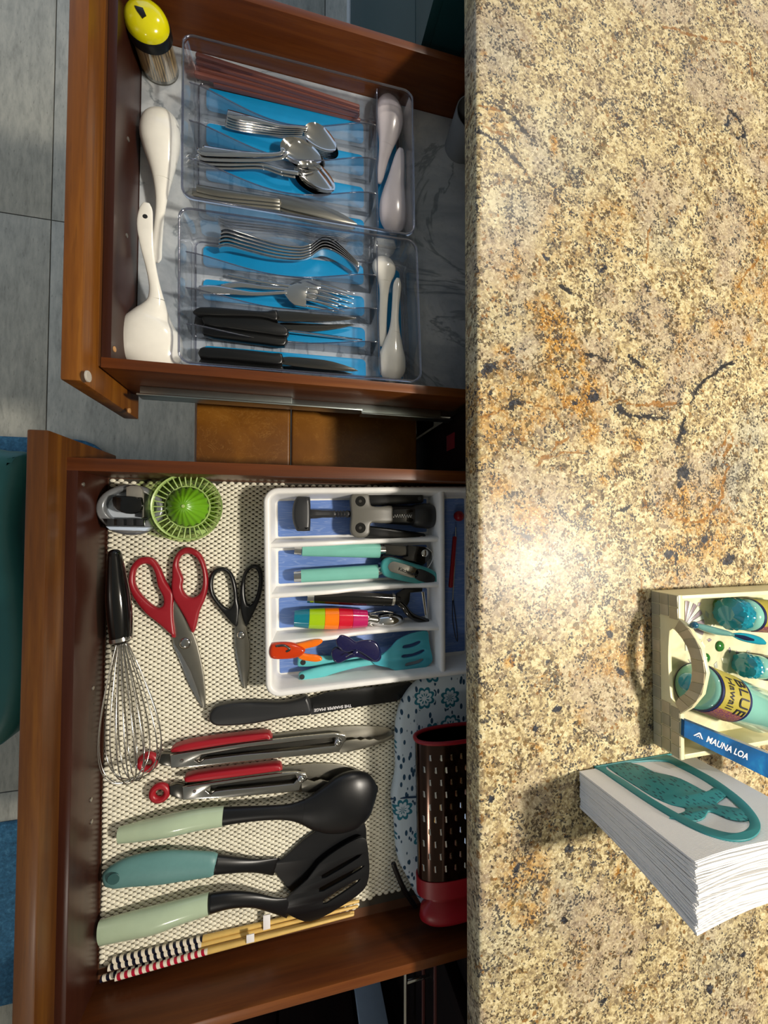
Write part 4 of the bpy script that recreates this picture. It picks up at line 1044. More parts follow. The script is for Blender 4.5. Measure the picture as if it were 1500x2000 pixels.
tube('release_lever', path([(720, 1218), (735, 1228), (752, 1234), (772, 1229), (788, 1226)], zc - .004), [(m(3, zc), .0015)] * 5, STEEL, sc, 10, sm=4, ang=180)
tube('spring_wire', path([(722, 1198), (745, 1194), (768, 1196)], zc), .0012, STEEL, sc, 8, sm=3, ang=180)

# ---- clips and mini spatulas in the lowest compartment
q51 = lambda L: [(510 + x / 4.054, 1200 + y / 4.054) for x, y in L]
s1 = thing('mini_spatula', 'small aqua slotted silicone spatula lying in the white tray', 'spatula', P(700, 1300, WB))
tube('handle', path([(588, 1321), (620, 1314), (660, 1304), (700, 1296), (735, 1290), (752, 1283)], [WB + .016] * 4 + [WB + .017, WB + .020]), [(m(9, .78), .004), (m(11, .78), .004), (m(9, .78), .004), (m(7, .78), .004), (m(7, .78), .004), (m(9, .78), .003)], AQUA, s1, 16, sm=4, ang=180, e=2.6)
pellet('hanging_hole', P(590, 1322, WB + .0194), (0, 0, 1), m(5.2, .78), .0008, DGREY, s1)
pprism('blade', q51([(880, 355), (960, 320), (1030, 260), (1080, 205), (1180, 155), (1290, 132), (1325, 145), (1330, 200), (1345, 280), (1360, 350), (1345, 390), (1290, 430), (1180, 468), (1120, 468), (1060, 445), (990, 420), (900, 400)]), WB + .020, WB + .0235, AQUAD, s1,
       [q51([(1122, 262), (1135, 245), (1190, 235), (1250, 210), (1265, 222), (1235, 245), (1180, 265), (1135, 270)]), q51([(1112, 335), (1130, 320), (1200, 312), (1280, 280), (1295, 290), (1260, 315), (1200, 335), (1130, 345)]), q51([(1142, 400), (1160, 385), (1220, 372), (1275, 352), (1285, 365), (1250, 390), (1190, 405), (1150, 412)])], bev=.0012, smooth=2)
s2 = thing('mini_spatula', 'small aqua silicone utensil whose handle shows beneath the navy clip', 'spatula', P(620, 1290, WB))
tube('handle', path([(585, 1291), (620, 1291), (660, 1290), (720, 1283)], [WB + .006] * 4), [(m(11, .78), .0035), (m(11, .78), .004), (m(10, .78), .004), (m(6, .78), .004)], AQUA, s2, 16, sm=4, ang=180, e=2.6)
pellet('hanging_hole', P(592, 1294, WB + .0098), (0, 0, 1), m(5.2, .78), .0008, DGREY, s2)
oc = thing('bag_clip', 'orange translucent plastic spring clip at the corner of the white tray', 'clip', P(560, 1275, WB))
zo = .8005
pprism('clip_jaw', q51([(62, 300), (75, 250), (120, 232), (240, 232), (330, 262), (350, 300), (300, 345), (200, 362), (100, 362), (70, 340)]), zo, zo + .012, plain('red_orange_plastic', '#d8400c', .2, trans=.3), oc, bev=.005, smooth=3, seg=4)
pprism('clip_arm', q51([(240, 250), (330, 225), (420, 203), (480, 203), (485, 225), (440, 255), (370, 272), (300, 285)]), zo + .003, zo + .009, plain('orange_plastic', '#e8700a', .2, coat=.4), oc, bev=.0025, smooth=3, seg=3)
pprism('clip_arm', q51([(285, 325), (310, 308), (370, 318), (440, 325), (480, 345), (480, 368), (440, 380), (380, 375), (310, 360)]), zo + .003, zo + .009, MATS['orange_plastic'], oc, bev=.0025, smooth=3, seg=3)
tube('spring', path([(540, 1262), (556, 1261), (566, 1268), (560, 1272)], zo + .012), .0016, STEELK, oc, 8, sm=3, ang=180)
nc = thing('bag_clip', 'glossy navy blue plastic clip with rounded wings in the white tray', 'clip', P(695, 1268, WB))
zn = WB + .018
pprism('lower_wing', q51([(555, 320), (570, 280), (620, 262), (700, 290), (780, 270), (860, 225), (920, 240), (950, 290), (955, 350), (920, 382), (850, 372), (760, 345), (690, 360), (620, 392), (575, 375)]), zn, zn + .009, NAVY, nc, bev=.003, smooth=3, seg=3)
pprism('upper_wing', q51([(592, 205), (610, 172), (645, 165), (700, 185), (750, 220), (790, 212), (870, 205), (920, 230), (945, 290), (940, 345), (905, 375), (860, 350), (790, 305), (740, 290), (680, 305), (625, 280), (598, 245)]), zn + .010, zn + .016, NAVY, nc, bev=.0028, smooth=3, seg=4)
lathe('hinge', P(694, 1275, zn + .016), [(0, .004), (.002, .004), (.003, .002)], NAVY, nc, 14)
tube('spring_wire', path([(676, 1283), (684, 1278), (690, 1276)], zn + .017), .0006, STEEL, nc, 6)

# ---- red tool in the cross compartment
rt = thing('channel_peeler', 'thin red handled tool lying in the shaded cross compartment of the white tray', 'peeler', P(885, 1100, WB))
tube('handle', path([(888, 1050), (884, 1100), (880, 1145)], WB + .006), [(m(4.5, .78), .003)] * 3, RED, rt, 10, e=3)
tube('rod', path([(890, 1030), (888, 1100), (884, 1172)], WB + .007), .001, STEEL, rt, 8)
lathe('ball_end', P(893, 1008, WB + .001), [(0, .003), (.004, .008), (.009, .008), (.013, .003)], RED, rt, 18, ang=80)
tube('wire_loop', path([(884, 1172), (884, 1210), (890, 1245), (894, 1250), (890, 1210), (885, 1172)], WB + .004), .0007, DGREY, rt, 6, sm=3, ang=180)

# ---- big black knife
kn = thing('chef_knife', 'large black kitchen knife with white lettering lying beneath the white tray rim', 'knife', P(600, 1385, GL))
q8k = lambda L: [(400 + x / 2.778, 1320 + y / 2.778) for x, y in L]
pprism('handle', q8k([(18, 228), (28, 200), (60, 172), (150, 152), (280, 148), (400, 150), (480, 140), (530, 124), (560, 120), (580, 212), (500, 225), (400, 240), (270, 265), (150, 277), (60, 277), (25, 255)]), GL + .001, GL + .016, DGREY, kn, bev=.005, smooth=3, seg=4)
pprism('blade', [(599, 1366), (640, 1352), (700, 1345), (800, 1332), (812, 1338), (800, 1352), (775, 1370), (700, 1381), (608, 1397)], GL + .004, GL + .0062, BLACKP, kn, bev=.0007, smooth=0)
a, b2 = P(686, 1382 - 4, GL + .0064), P(614, 1391 - 4, GL + .0064)
text('lettering', 'THE SHARPER IMAGE', (a + b2) / 2, b2 - a, Vector((0, 0, 1)).cross(b2 - a), .0058, PAPER, kn, bold=True)

# ---- tongs
def tongs(label, dx, dy, tip, arm_x1, knob, gripx, zz, ringc, tipB):
    t = thing('tongs', label, 'tongs', P(*ringc, zz), 'red and steel kitchen tongs')
    q4 = lambda L: [(280 + x / 3, 1380 + y / 3) for x, y in L]
    rc = P(*ringc, zz + .010)
    tube('hanging_ring', [rc + Vector((m(12.5, .775) * math.cos(a_), m(12.5, .775) * math.sin(a_), 0)) for a_ in [2 * math.pi * k / 24 for k in range(24)]], m(6, .775), RED, t, 12, closed=True, ang=180)
    return t, q4
t, q4 = tongs('longer steel tongs with red grips, next to the black knife', 0, 0, None, 0, None, None, GL, (289, 1488), None)
def tong_parts(t, neck, back, gripo, arm, slot, tipf, knob, rivet, edge_tab):
    pprism('neck', neck, GL + .006, GL + .014, STEELK, t, bev=.0015, smooth=0)
    pprism('back_arm', back, GL + .003, GL + .0048, STEELD, t, bev=.0006, smooth=2)
    pprism('grip', gripo, GL + .004, GL + .020, RED, t, bev=.003, smooth=2, seg=3)
    pprism('front_arm', arm, GL + .0125, GL + .0165, STEEL, t, [slot], bev=.0012, smooth=0, seg=3)
    pprism('inner_channel', [(slot[0][0] + 8, slot[0][1]), *slot[1:-1], (slot[-1][0] + 4, slot[-1][1])], GL + .006, GL + .0085, STEELK, t, bev=.0006, smooth=0)
    pprism('scalloped_tip', tipf, GL + .012, GL + .0138, STEELD, t, bev=.0005, smooth=0)
    lathe('knob', P(*knob, GL + .0155), [(0, .0055), (.003, .0055), (.005, .003), (.0052, 0)], CHROME, t, 18, ang=80)
    lathe('rivet', P(*rivet, GL + .0164), [(0, .0024), (.001, .0018)], STEEL, t, 12)
tong_parts(t, [(307, 1478), (318, 1472), (336, 1472), (336, 1498), (318, 1496), (307, 1490)],
   q4([(165, 260), (300, 220), (500, 190), (750, 165), (900, 145), (1150, 118), (1300, 115), (1420, 122), (1465, 150), (1465, 180), (1430, 200), (1300, 240), (1150, 270), (900, 260), (400, 300), (170, 330)]),
   q4([(165, 275), (175, 245), (300, 212), (500, 185), (700, 163), (740, 168), (748, 185), (735, 195), (500, 225), (300, 258)]),
   q4([(155, 285), (300, 262), (600, 215), (900, 180), (1120, 158), (1180, 165), (1190, 190), (1170, 225), (1150, 262), (1100, 275), (700, 312), (300, 355), (160, 362)]),
   q4([(300, 318), (340, 285), (600, 240), (900, 205), (1120, 180), (1150, 200), (1120, 232), (900, 258), (600, 282), (360, 310), (330, 335)]),
   q4([(1150, 230), (1190, 200), (1250, 192), (1275, 200), (1300, 190), (1325, 198), (1350, 190), (1375, 200), (1410, 192), (1465, 165), (1460, 185), (1400, 215), (1300, 245), (1200, 268), (1150, 272)]),
   (660, 1448), (355, 1486), None)
t, q4 = tongs('shorter steel tongs with red grips, touching the black spoon', 0, 0, None, 0, None, None, GL, (312, 1548), None)
tong_parts(t, [(331, 1536), (345, 1532), (360, 1534), (360, 1563), (345, 1560), (331, 1553)],
   q4([(240, 450), (400, 420), (700, 385), (820, 355), (1000, 335), (1150, 340), (1230, 365), (1270, 395), (1240, 425), (1150, 470), (1050, 500), (980, 505), (900, 500), (500, 520), (250, 530)]),
   q4([(240, 440), (250, 418), (400, 393), (600, 368), (770, 350), (805, 355), (810, 372), (795, 382), (600, 410), (400, 435), (260, 450)]),
   q4([(228, 475), (400, 448), (600, 418), (800, 392), (900, 385), (950, 395), (960, 420), (930, 450), (915, 495), (860, 503), (500, 535), (230, 550)]),
   q4([(365, 495), (395, 465), (600, 438), (800, 412), (890, 400), (905, 425), (880, 455), (700, 472), (500, 490), (420, 500), (395, 518)]),
   q4([(925, 450), (960, 430), (1000, 442), (1040, 428), (1080, 440), (1110, 432), (1150, 438), (1180, 425), (1210, 432), (1265, 398), (1240, 425), (1205, 445), (1170, 450), (1140, 468), (1100, 475), (1060, 492), (1020, 492), (985, 506), (930, 500)]),
   (588, 1520), (380, 1546), None)

# ---- spoon, spatula and slotted turner
bs = thing('serving_spoon', 'black nylon serving spoon with a glossy mint handle, face down', 'spoon', P(668, 1568, GL))
pt = path([(233, 1631), (275, 1623), (330, 1612), (385, 1601), (436, 1594)], [.774, .776, .779, .780, .780])
tube('handle', pt, [(m(14, .778), .007), (m(17, .778), .009), (m(19, .778), .011), (m(18.5, .778), .010), (m(17.5, .778), .009)], MINT, bs, 24, sm=4, ang=60, caps='flat')
bp = [(436, 1594, 16.5, .780, .008), (480, 1590, 14, .783, .007), (530, 1587, 13, .786, .006), (565, 1586, 15, .787, .006), (592, 1585, 23, .787, .007), (618, 1583, 37, .786, .010), (645, 1577, 49, .784, .014), (672, 1568, 55, .783, .016), (698, 1557, 52, .782, .015), (718, 1548, 40, .780, .011), (730, 1543, 22, .778, .006), (735, 1541, 8, .777, .003)]
q_ = cr([tuple(P(u, v, z_)) for u, v, w_, z_, h_ in bp], 4, False); r_ = cr([(m(w_, z_, u), h_, 0) for u, v, w_, z_, h_ in bp], 4, False); r_ = [(max(x.x, .0004), max(x.y, .0004)) for x in r_]
tube('stem', q_[:17], r_[:17], BLACKM, bs, 28, ang=60, caps='flat')
tube('bowl', q_[16:], r_[16:], BLACKM, bs, 28, ang=60, caps='end')
sp_ = thing('spatula', 'black nylon spatula with a dusty teal handle, partly beneath two others', 'spatula', P(600, 1690, GL))
tube('handle', path([(210, 1716), (225, 1711), (260, 1701), (315, 1694), (370, 1690), (415, 1688)], [.772, .773, .775, .777, .778, .778]), [(m(15, .77), .006), (m(21, .77), .008), (m(26, .77), .009), (m(28.5, .77), .010), (m(25, .77), .009), (m(20.5, .77), .009)], TEALM, sp_, 24, sm=4, ang=70)
pellet('hanging_hole', P(222, 1716, .7815), (0, 0, 1), m(10, .78), .0012, plain('deep_teal', '#1f4c4c', .5), sp_)
tube('stem', path([(415, 1688), (460, 1689), (500, 1691), (540, 1693)], [.778, .776, .772, .7675]), [(m(18, .77), .008), (m(14, .77), .006), (m(12.5, .77), .0035), (m(17, .77), .001)], BLACKM, sp_, 20, sm=4, ang=180, caps='flat')
pprism('blade', [(525, 1684), (545, 1682), (565, 1666), (590, 1643), (622, 1622), (665, 1607), (700, 1600), (712, 1606), (716, 1640), (700, 1690), (660, 1730), (600, 1745), (568, 1742), (552, 1722), (535, 1702)], GL + .002, GL + .006, BLACKM, sp_, bev=.0012, smooth=2)
tn = thing('slotted_turner', 'black nylon slotted turner with a glossy mint handle, lying over the teal one', 'turner', P(640, 1730, GL))
tube('handle', path([(196, 1822), (240, 1811), (300, 1797), (355, 1780), (408, 1765)], [.774, .776, .779, .781, .781]), [(m(21, .778), .008), (m(22, .778), .0095), (m(23, .778), .011), (m(20, .778), .010), (m(19, .778), .009)], MINT, tn, 24, sm=4, ang=60, caps='flat')
tube('stem', path([(408, 1765), (450, 1757), (495, 1758), (535, 1768), (568, 1773)], [.781, .782, .781, .7785, .7765]), [(m(18, .78), .008), (m(15, .78), .007), (m(13, .78), .005), (m(14, .78), .003), (m(20, .78), .001)], BLACKM, tn, 20, sm=4, ang=180, caps='flat')
pprism('blade', [(566, 1748), (600, 1718), (623, 1688), (659, 1660), (692, 1641), (708, 1636), (717, 1645), (721, 1680), (722, 1701), (717, 1729), (697, 1751), (646, 1784), (608, 1801), (583, 1797), (560, 1785), (545, 1775)], GL + .012, GL + .0155, BLACKM, tn,
       [[(629, 1712), (634, 1707), (698, 1671), (700, 1676), (636, 1715)], [(624, 1738), (630, 1732), (702, 1694), (704, 1699), (632, 1741)], [(631, 1762), (637, 1755), (695, 1720), (698, 1725), (638, 1765)]], bev=.0012, smooth=2)

# ---- striped cooking chopsticks
for nm_, dk_ in (('black_stripe_lacquer', '#0d0f22'), ('red_stripe_lacquer', '#a50f2c')):
    s = NT(nm_); sep = s.n.new('ShaderNodeSeparateXYZ'); s.link(s.pos(), sep.inputs[0])
    w_ = s.math('SINE', s.math('MULTIPLY', s.math('ADD', sep.outputs[0], s.math('MULTIPLY', sep.outputs[1], .45)), 2 * math.pi / .0083))
    s.set(Base_Color=s.mix(s.step(w_, -.1, .25), '#dfd6c4', dk_), Roughness=.25)
sticks = [((220, 1876), (396, 1833), (556, 1795), (700, 1760), .7665, 0, 'cooking_a'), ((212, 1890), (394, 1845), (550, 1803), (698, 1770), .7685, 0, ''), ((197, 1912), (388, 1855), (545, 1817), (690, 1782), .770, 0, ''), ((226, 1909), (406, 1858), (550, 1824), (690, 1786), .777, 1, '')]
lb = ['bamboo cooking chopstick with dark stripes, first from the mint turner', 'bamboo cooking chopstick with dark stripes, second from the mint turner', 'bamboo cooking chopstick with dark stripes, third from the mint turner', 'bamboo cooking chopstick with red and white stripes against the drawer side']
for (a, b1, c1, d1, z_, red_, _), l_ in zip(sticks, lb):
    z_ += .001
    pts = [P(*a, z_), P(*b1, z_), P(*d1, z_)]
    for q_ in pts: q_.y = max(q_.y, -.5835)
    t = thing('cooking_chopstick', l_, 'chopstick', pts[0], 'striped cooking chopsticks beside the turner')
    tube('striped_grip', pts[:2], [(.0036, .0036), (.0034, .0034)], MATS['red_stripe_lacquer' if red_ else 'black_stripe_lacquer'], t, 10, caps='flat')
    tube('shaft', pts[1:], [(.0034, .0034), (.0018, .0018)], BAMBOO, t, 10)
for (u, v, wd, ln_, z_, l_) in ((521, 1801, 6.5, 13.5, .773, 'white paper band around the upper bamboo chopsticks'), (489, 1833, 7, 7.5, .782, 'small white paper band around the red striped bamboo chopstick')):
    c = P(u, v, z_); d = (P(700, 1762, z_) - P(390, 1838, z_)).normalized(); n_ = Vector((-d.y, d.x, 0))
    hw, hl = m(wd, z_), m(ln_, z_)
    o = prism('paper_band', [(-hw, -hl), (hw, -hl), (hw, hl), (-hw, hl)], -.0008, .0004, PAPER, None, bev=.0002, frame=(c, d, n_, Vector((0, 0, 1))))
    tag(o, l_, 'paper band')

# ---- oven mitt
s = NT('floral_cotton')
pm = s.pos()
v = s.n.new('ShaderNodeTexVoronoi'); v.inputs['Scale'].default_value = 21; v.inputs['Randomness'].default_value = .55
flat_ = s.mapping(pm, (1, 1, 0)); s.link(flat_, v.inputs['Vector'])
sub = s.n.new('ShaderNodeVectorMath'); sub.operation = 'SUBTRACT'; s.link(flat_, sub.inputs[0]); s.link(v.outputs['Position'], sub.inputs[1])
sp3 = s.n.new('ShaderNodeSeparateXYZ'); s.link(sub.outputs[0], sp3.inputs[0])
dist_ = v.outputs['Distance']
ang_ = s.math('ARCTAN2', sp3.outputs[1], sp3.outputs[0])
pet = s.math('ADD', .28, s.math('MULTIPLY', s.math('ABSOLUTE', s.math('SINE', s.math('MULTIPLY', ang_, 4))), .085))
rn = s.math('DIVIDE', dist_, pet)
outer = s.math('MULTIPLY', s.step(rn, .74, .80), s.step(rn, 1.04, .98))
inner = s.math('MULTIPLY', s.step(rn, .34, .38), s.step(rn, .60, .54))
fl2 = s.math('MAXIMUM', outer, s.math('MULTIPLY', inner, s.step(s.math('SINE', s.math('MULTIPLY', ang_, 9)), -.2, .2)))
v2 = s.n.new('ShaderNodeTexVoronoi'); v2.inputs['Scale'].default_value = 150; v2.inputs['Randomness'].default_value = .9
s.link(s.mapping(pm, (1, .5, 0), (0, 0, .5)), v2.inputs['Vector'])
leaf = s.math('MULTIPLY', s.step(v2.outputs['Distance'], .36, .30), s.step(rn, 1.05, 1.15))
base = s.mix(leaf, '#c9d6de', '#1f4560')
base = s.mix(fl2, base, '#1d6f83')
s.set(Base_Color=base, Roughness=.85); s.bump(s.noise(pm, 900, 2), .3, .0005)
mt = thing('oven_mitt', 'white quilted oven mitt with a blue floral print at the back of the lower drawer', 'oven mitt', P(850, 1550, GL))
mo = [(842, 1318), (815, 1332), (796, 1352), (782, 1378), (774, 1410), (772, 1450), (773, 1500), (768, 1530), (764, 1552), (766, 1575), (770, 1600), (772, 1640), (778, 1680), (796, 1716), (814, 1752), (832, 1777), (860, 1787), (900, 1780), (960, 1760), (985, 1700), (985, 1500), (975, 1350), (930, 1300)]
ZM = GL + .020
prism('mitt_body', [(min(a_, .284), b_) for a_, b_ in xy(mo, ZM - .006)], GL, ZM, s.m, mt, bev=.0095, smooth=3, seg=6, ang=180)
tube('seam', path([(764, 1560), (790, 1558), (830, 1556)], [ZM - .005, ZM + .0002, ZM + .0005]), .0012, plain('navy_seam', '#24405c', .8), mt, 8, sm=3, ang=180)
tube('hanging_loop', path([(768, 1686), (775, 1705), (788, 1735), (805, 1762), (812, 1772)], [GL + .012] * 5), [(m(5, .775), .002)] * 5, BLACKP, mt, 10, sm=3, ang=180)

# ---- grater
gr = thing('grater', 'dark steel grater with a red rim and red handle lying on the floral mitt', 'grater', P(880, 1560, ZM))
G0, G1 = P(888, 1432, .806), P(888, 1700, .806)
GXC = G0.x
def oval(y, a_, b_, zc_, n=48): return [Vector((GXC + a_ * math.copysign(abs(math.cos(t_)) ** .85, math.cos(t_)), y, zc_ + b_ * math.copysign(abs(math.sin(t_)) ** .85, math.sin(t_)))) for t_ in [2 * math.pi * k / n for k in range(n)]]
y0, y1 = G0.y, G1.y
aw0, aw1 = m(80, .806, 880), m(74, .806, 880)
R_ = [oval(y1, aw1, .0195, .8055), oval(y0, aw0, .0225, .8065), oval(y0, aw0 - .0012, .0213, .8065), oval(y1, aw1 - .0012, .0183, .8055)]
n = 48; V = [v_ for r_ in R_ for v_ in r_]
Fc = [(i * n + k, i * n + (k + 1) % n, ((i + 1) % 4) * n + (k + 1) % n, ((i + 1) % 4) * n + k) for i in range(4) for k in range(n)]
add('grater_body', V, Fc, plain('smoked_steel', '#4a3a34', .12, 1.), gr, 60)
tube('rim', oval(y0, aw0, .0225, .8065), .0028, RED, gr, 10, closed=True, ang=180, up=(0, 1, 0))
V = []; Fc = []
for r_ in range(11):
    for k in range(-4, 5):
        u = (k + .5 * (r_ % 2)) * .0148; y = y0 - .020 - r_ * .0172
        if abs(u) > aw1 * .92 or y < y1 + .006: continue
        f_ = (y0 - y) / (y0 - y1); zc_ = .8065 - .001 * f_; bb = .0225 - .003 * f_; aa = aw0 + (aw1 - aw0) * f_
        cc = min(1, abs(u) / aa) ** (1 / .85); zt = zc_ + bb * (math.sqrt(max(0, 1 - cc * cc))) ** .85
        k0 = len(V); sl_ = -.5 * u / aa
        for dx, dy, dz in ((-.0017, .0042, 0), (.0017, .0042, 0), (.0017, -.0026, 0), (-.0017, -.0026, 0), (-.0010, -.0030, .0022), (.0010, -.0030, .0022), (.0007, .0034, .0007), (-.0007, .0034, .0007)): V.append((GXC + u + dx, y + dy, zt + dz - .0002 + dx * sl_))
        Fc += [(k0, k0 + 1, k0 + 6, k0 + 7), (k0 + 1, k0 + 2, k0 + 5, k0 + 6), (k0 + 2, k0 + 3, k0 + 4, k0 + 5), (k0 + 3, k0, k0 + 7, k0 + 4), (k0 + 4, k0 + 7, k0 + 6, k0 + 5)]
tag(add('grating_teeth', V, Fc, CHROME, gr, 30), kind='stuff')
hz = .8045
rr_ = [(y1 + .004, aw1 + .002, .0215), (y1 - .020, aw1 + .001, .021), (y1 - .023, aw1 - .010, .014), (y1 - .029, aw1 - .017, .010), (y1 - .035, aw1 - .016, .010), (y1 - .042, aw1 - .005, .017), (y1 - .056, aw1 - .003, .019), (y1 - .062, aw1 - .010, .016), (y1 - .065, aw1 - .022, .010)]
R_ = [oval(a_, b_, c_, hz) for a_, b_, c_ in rr_]; V = [v_ for r_ in R_ for v_ in r_]
Fc = [(i * n + k, i * n + (k + 1) % n, (i + 1) * n + (k + 1) % n, (i + 1) * n + k) for i in range(len(R_) - 1) for k in range(n)] + [tuple(range(n)), tuple((len(R_) - 1) * n + k for k in range(n))]
add('handle', V, Fc, RED, gr, 60)

# ============================================================ ON THE COUNTERTOP
# ---- mosaic serving tray
bt = thing('mosaic_tray', 'square mosaic serving tray with cream rims and a cut-out arched handle', 'tray', (.64, -.195, CT))
TX0, TX1, TY0, TY1, TZR = .4757, .80, -.2965, -.0920, .9525
yz = (Vector((TX0, 0, 0)), Vector((0, 1, 0)), Vector((0, 0, 1)), Vector((1, 0, 0)))
wl = [(TY1, CT + .0005), (TY1, TZR), (-.121, TZR), (-.130, .966), (-.150, .9795), (-.177, .9850), (-.204, .9795), (-.226, .966), (-.240, TZR), (TY0, TZR), (TY0, CT + .0005)]
hole = [(-.136, .942), (-.144, .955), (-.158, .964), (-.179, .9675), (-.202, .964), (-.217, .955), (-.230, .942), (-.205, .9385), (-.180, .9375), (-.155, .9385)]
for xx in (TX0, TX1 - .008):
    fr = (Vector((xx, 0, 0)), *yz[1:])
    wp = prism('handle_wall', wl, 0, .006, CREAM, bt, [cr(hole, 3)], .0008, 0, frame=fr)
    if xx == TX0: wall0 = wp
box('side_wall', TX0 + .006, TX1 - .008, TY1 - .006, TY1, CT + .0005, TZR, CREAM, bt)
box('side_wall', TX0 + .006, TX1 - .008, TY0, TY0 + .006, CT + .0005, TZR, CREAM, bt)
s = NT('capiz_inlay'); n1_ = s.noise(s.pos(), 22, 4, .6, .6)
s.set(Base_Color=s.ramp(n1_, [(.3, '#b9b48e'), (.5, '#ded6ae'), (.66, '#e6e0c2')]), Roughness=.3); INL = s.m
box('tray_floor', TX0 + .006, TX1 - .008, TY0 + .006, TY1 - .006, CT + .001, CT + .007, INL, bt, 0)
TMS = []
for i, cc in enumerate(('#b3a684', '#c0b08e', '#a39a80', '#b8ad90')): TMS.append(plain('shell_tile_%s' % 'abcd'[i], cc, .3, var=.07))
t0 = {}
rows, cols = 3, 13
ch, cw = (TZR - CT - .001) / rows, (TY1 - TY0) / cols
hy = [(p_[0], p_[1]) for p_ in cr(hole, 4)]
def inhole(y, z): return -.233 < y < -.133 and z > .9365 and ((y + .182) / .051) ** 2 + ((z - .940) / .029) ** 2 < 1.0
for r_ in range(rows):
    for c_ in range(cols):
        y = TY0 + cw * (c_ + .5) + (.002 if r_ == 1 else 0) * (1 if c_ < cols - 1 else 0); z = CT + .001 + ch * (r_ + .5)
        if inhole(y, z) or inhole(y - cw * .35, z + ch * .3) or inhole(y + cw * .35, z + ch * .3): continue
        k_ = random.randrange(4)
        if k_ not in t0:
            o = box('tile', TX0 - .0011, TX0 + .0002, y - cw * .46, y + cw * .46, z - ch * .45, z + ch * .45, TMS[k_], wall0, .0005)
            for v_ in o.data.vertices: v_.co -= Vector((0, y, z)) - Vector((0, bt.location.y, bt.location.z))
            o.location = (0, y - bt.location.y, z - bt.location.z); t0[k_] = o
        else:
            o = t0[k_].copy(); COL.objects.link(o); o.parent = wall0; o.location = (0, y - bt.location.y, z - bt.location.z)
arc = [(-.1215, .954), (-.130, .9655), (-.1395, .9735), (-.150, .979), (-.1635, .9828), (-.177, .984), (-.1905, .9828), (-.204, .979), (-.2155, .9735), (-.2255, .9655), (-.2385, .954)]
inn = [(-.1345, .947), (-.1395, .9515), (-.1455, .957), (-.153, .9625), (-.165, .967), (-.179, .9685), (-.193, .967), (-.204, .9635), (-.212, .958), (-.2195, .951), (-.229, .946)]
for i in range(10):
    q_ = [arc[i], arc[i + 1], inn[i + 1], inn[i]]; cxq = sum(p_[0] for p_ in q_) / 4; czq = sum(p_[1] for p_ in q_) / 4
    q_ = [(cxq + (a_ - cxq) * .93, czq + (b_ - czq) * .93) for a_, b_ in q_]
    prism('tile', q_, -.0011, .0002, TMS[i % 4], wall0, bev=.0004, frame=yz)
FZ = CT + .007
# floor ornaments set in the tray: shell fan and green glass drops
fc_ = P(1337, 1222, FZ)
for k in range(14):
    a0_, a1_ = math.pi * (-.5 + k / 14), math.pi * (-.5 + (k + .86) / 14); r_ = m(48, FZ, 1340)
    pts = [(fc_.x + math.cos(a_) * rr, fc_.y + math.sin(a_) * rr) for a_, rr in ((a0_, .004), (a0_, r_), ((a0_ + a1_) / 2, r_ * 1.01), (a1_, r_), (a1_, .004))]
    prism('shell_inlay', pts, FZ - .0002, FZ + .0009, plain('inlay_' + 'ab'[k % 2], ('#c9cfc4', '#8e8088')[k % 2], .3), bt, bev=.0003)
GG = plain('green_glass_drop', '#2f6d2c', .08, coat=.8)
for u, v, r_ in ((1400, 1180, 10), (1405, 1262, 10.5), (1378, 1285, 9.5)):
    lathe('glass_drop', P(u, v, FZ), [(0, m(r_, FZ, 1400)), (.0012, m(r_, FZ, 1400)), (.0028, m(r_ * .72, FZ, 1400)), (.0036, 0)], GG, bt, 22, ang=180)

ichp = [plain('chip_purple', '#8d7f88', .3), plain('chip_grey', '#a9ab9c', .3), plain('chip_cream', '#f0e8c6', .3)]
for i_, (u, v) in enumerate([(1385, 1250), (1398, 1300), (1415, 1290), (1365, 1180), (1380, 1200), (1430, 1165), (1425, 1270), (1350, 1290), (1392, 1225), (1440, 1275), (1460, 1275), (1372, 1262), (1358, 1275), (1410, 1165), (1420, 1180)]):
    c_ = P(u, v, FZ); a_ = i_ * 1.3; r_ = .0035 + .0012 * (i_ % 3)
    prism('shell_inlay', [(c_.x + r_ * k_ * math.cos(a_ + t_), c_.y + r_ * k_ * math.sin(a_ + t_)) for t_, k_ in ((0, 1.3), (1.3, .8), (3.0, 1.2), (4.4, .8))], FZ - .0002, FZ + .0006, ichp[i_ % 3], bt, bev=.0002)

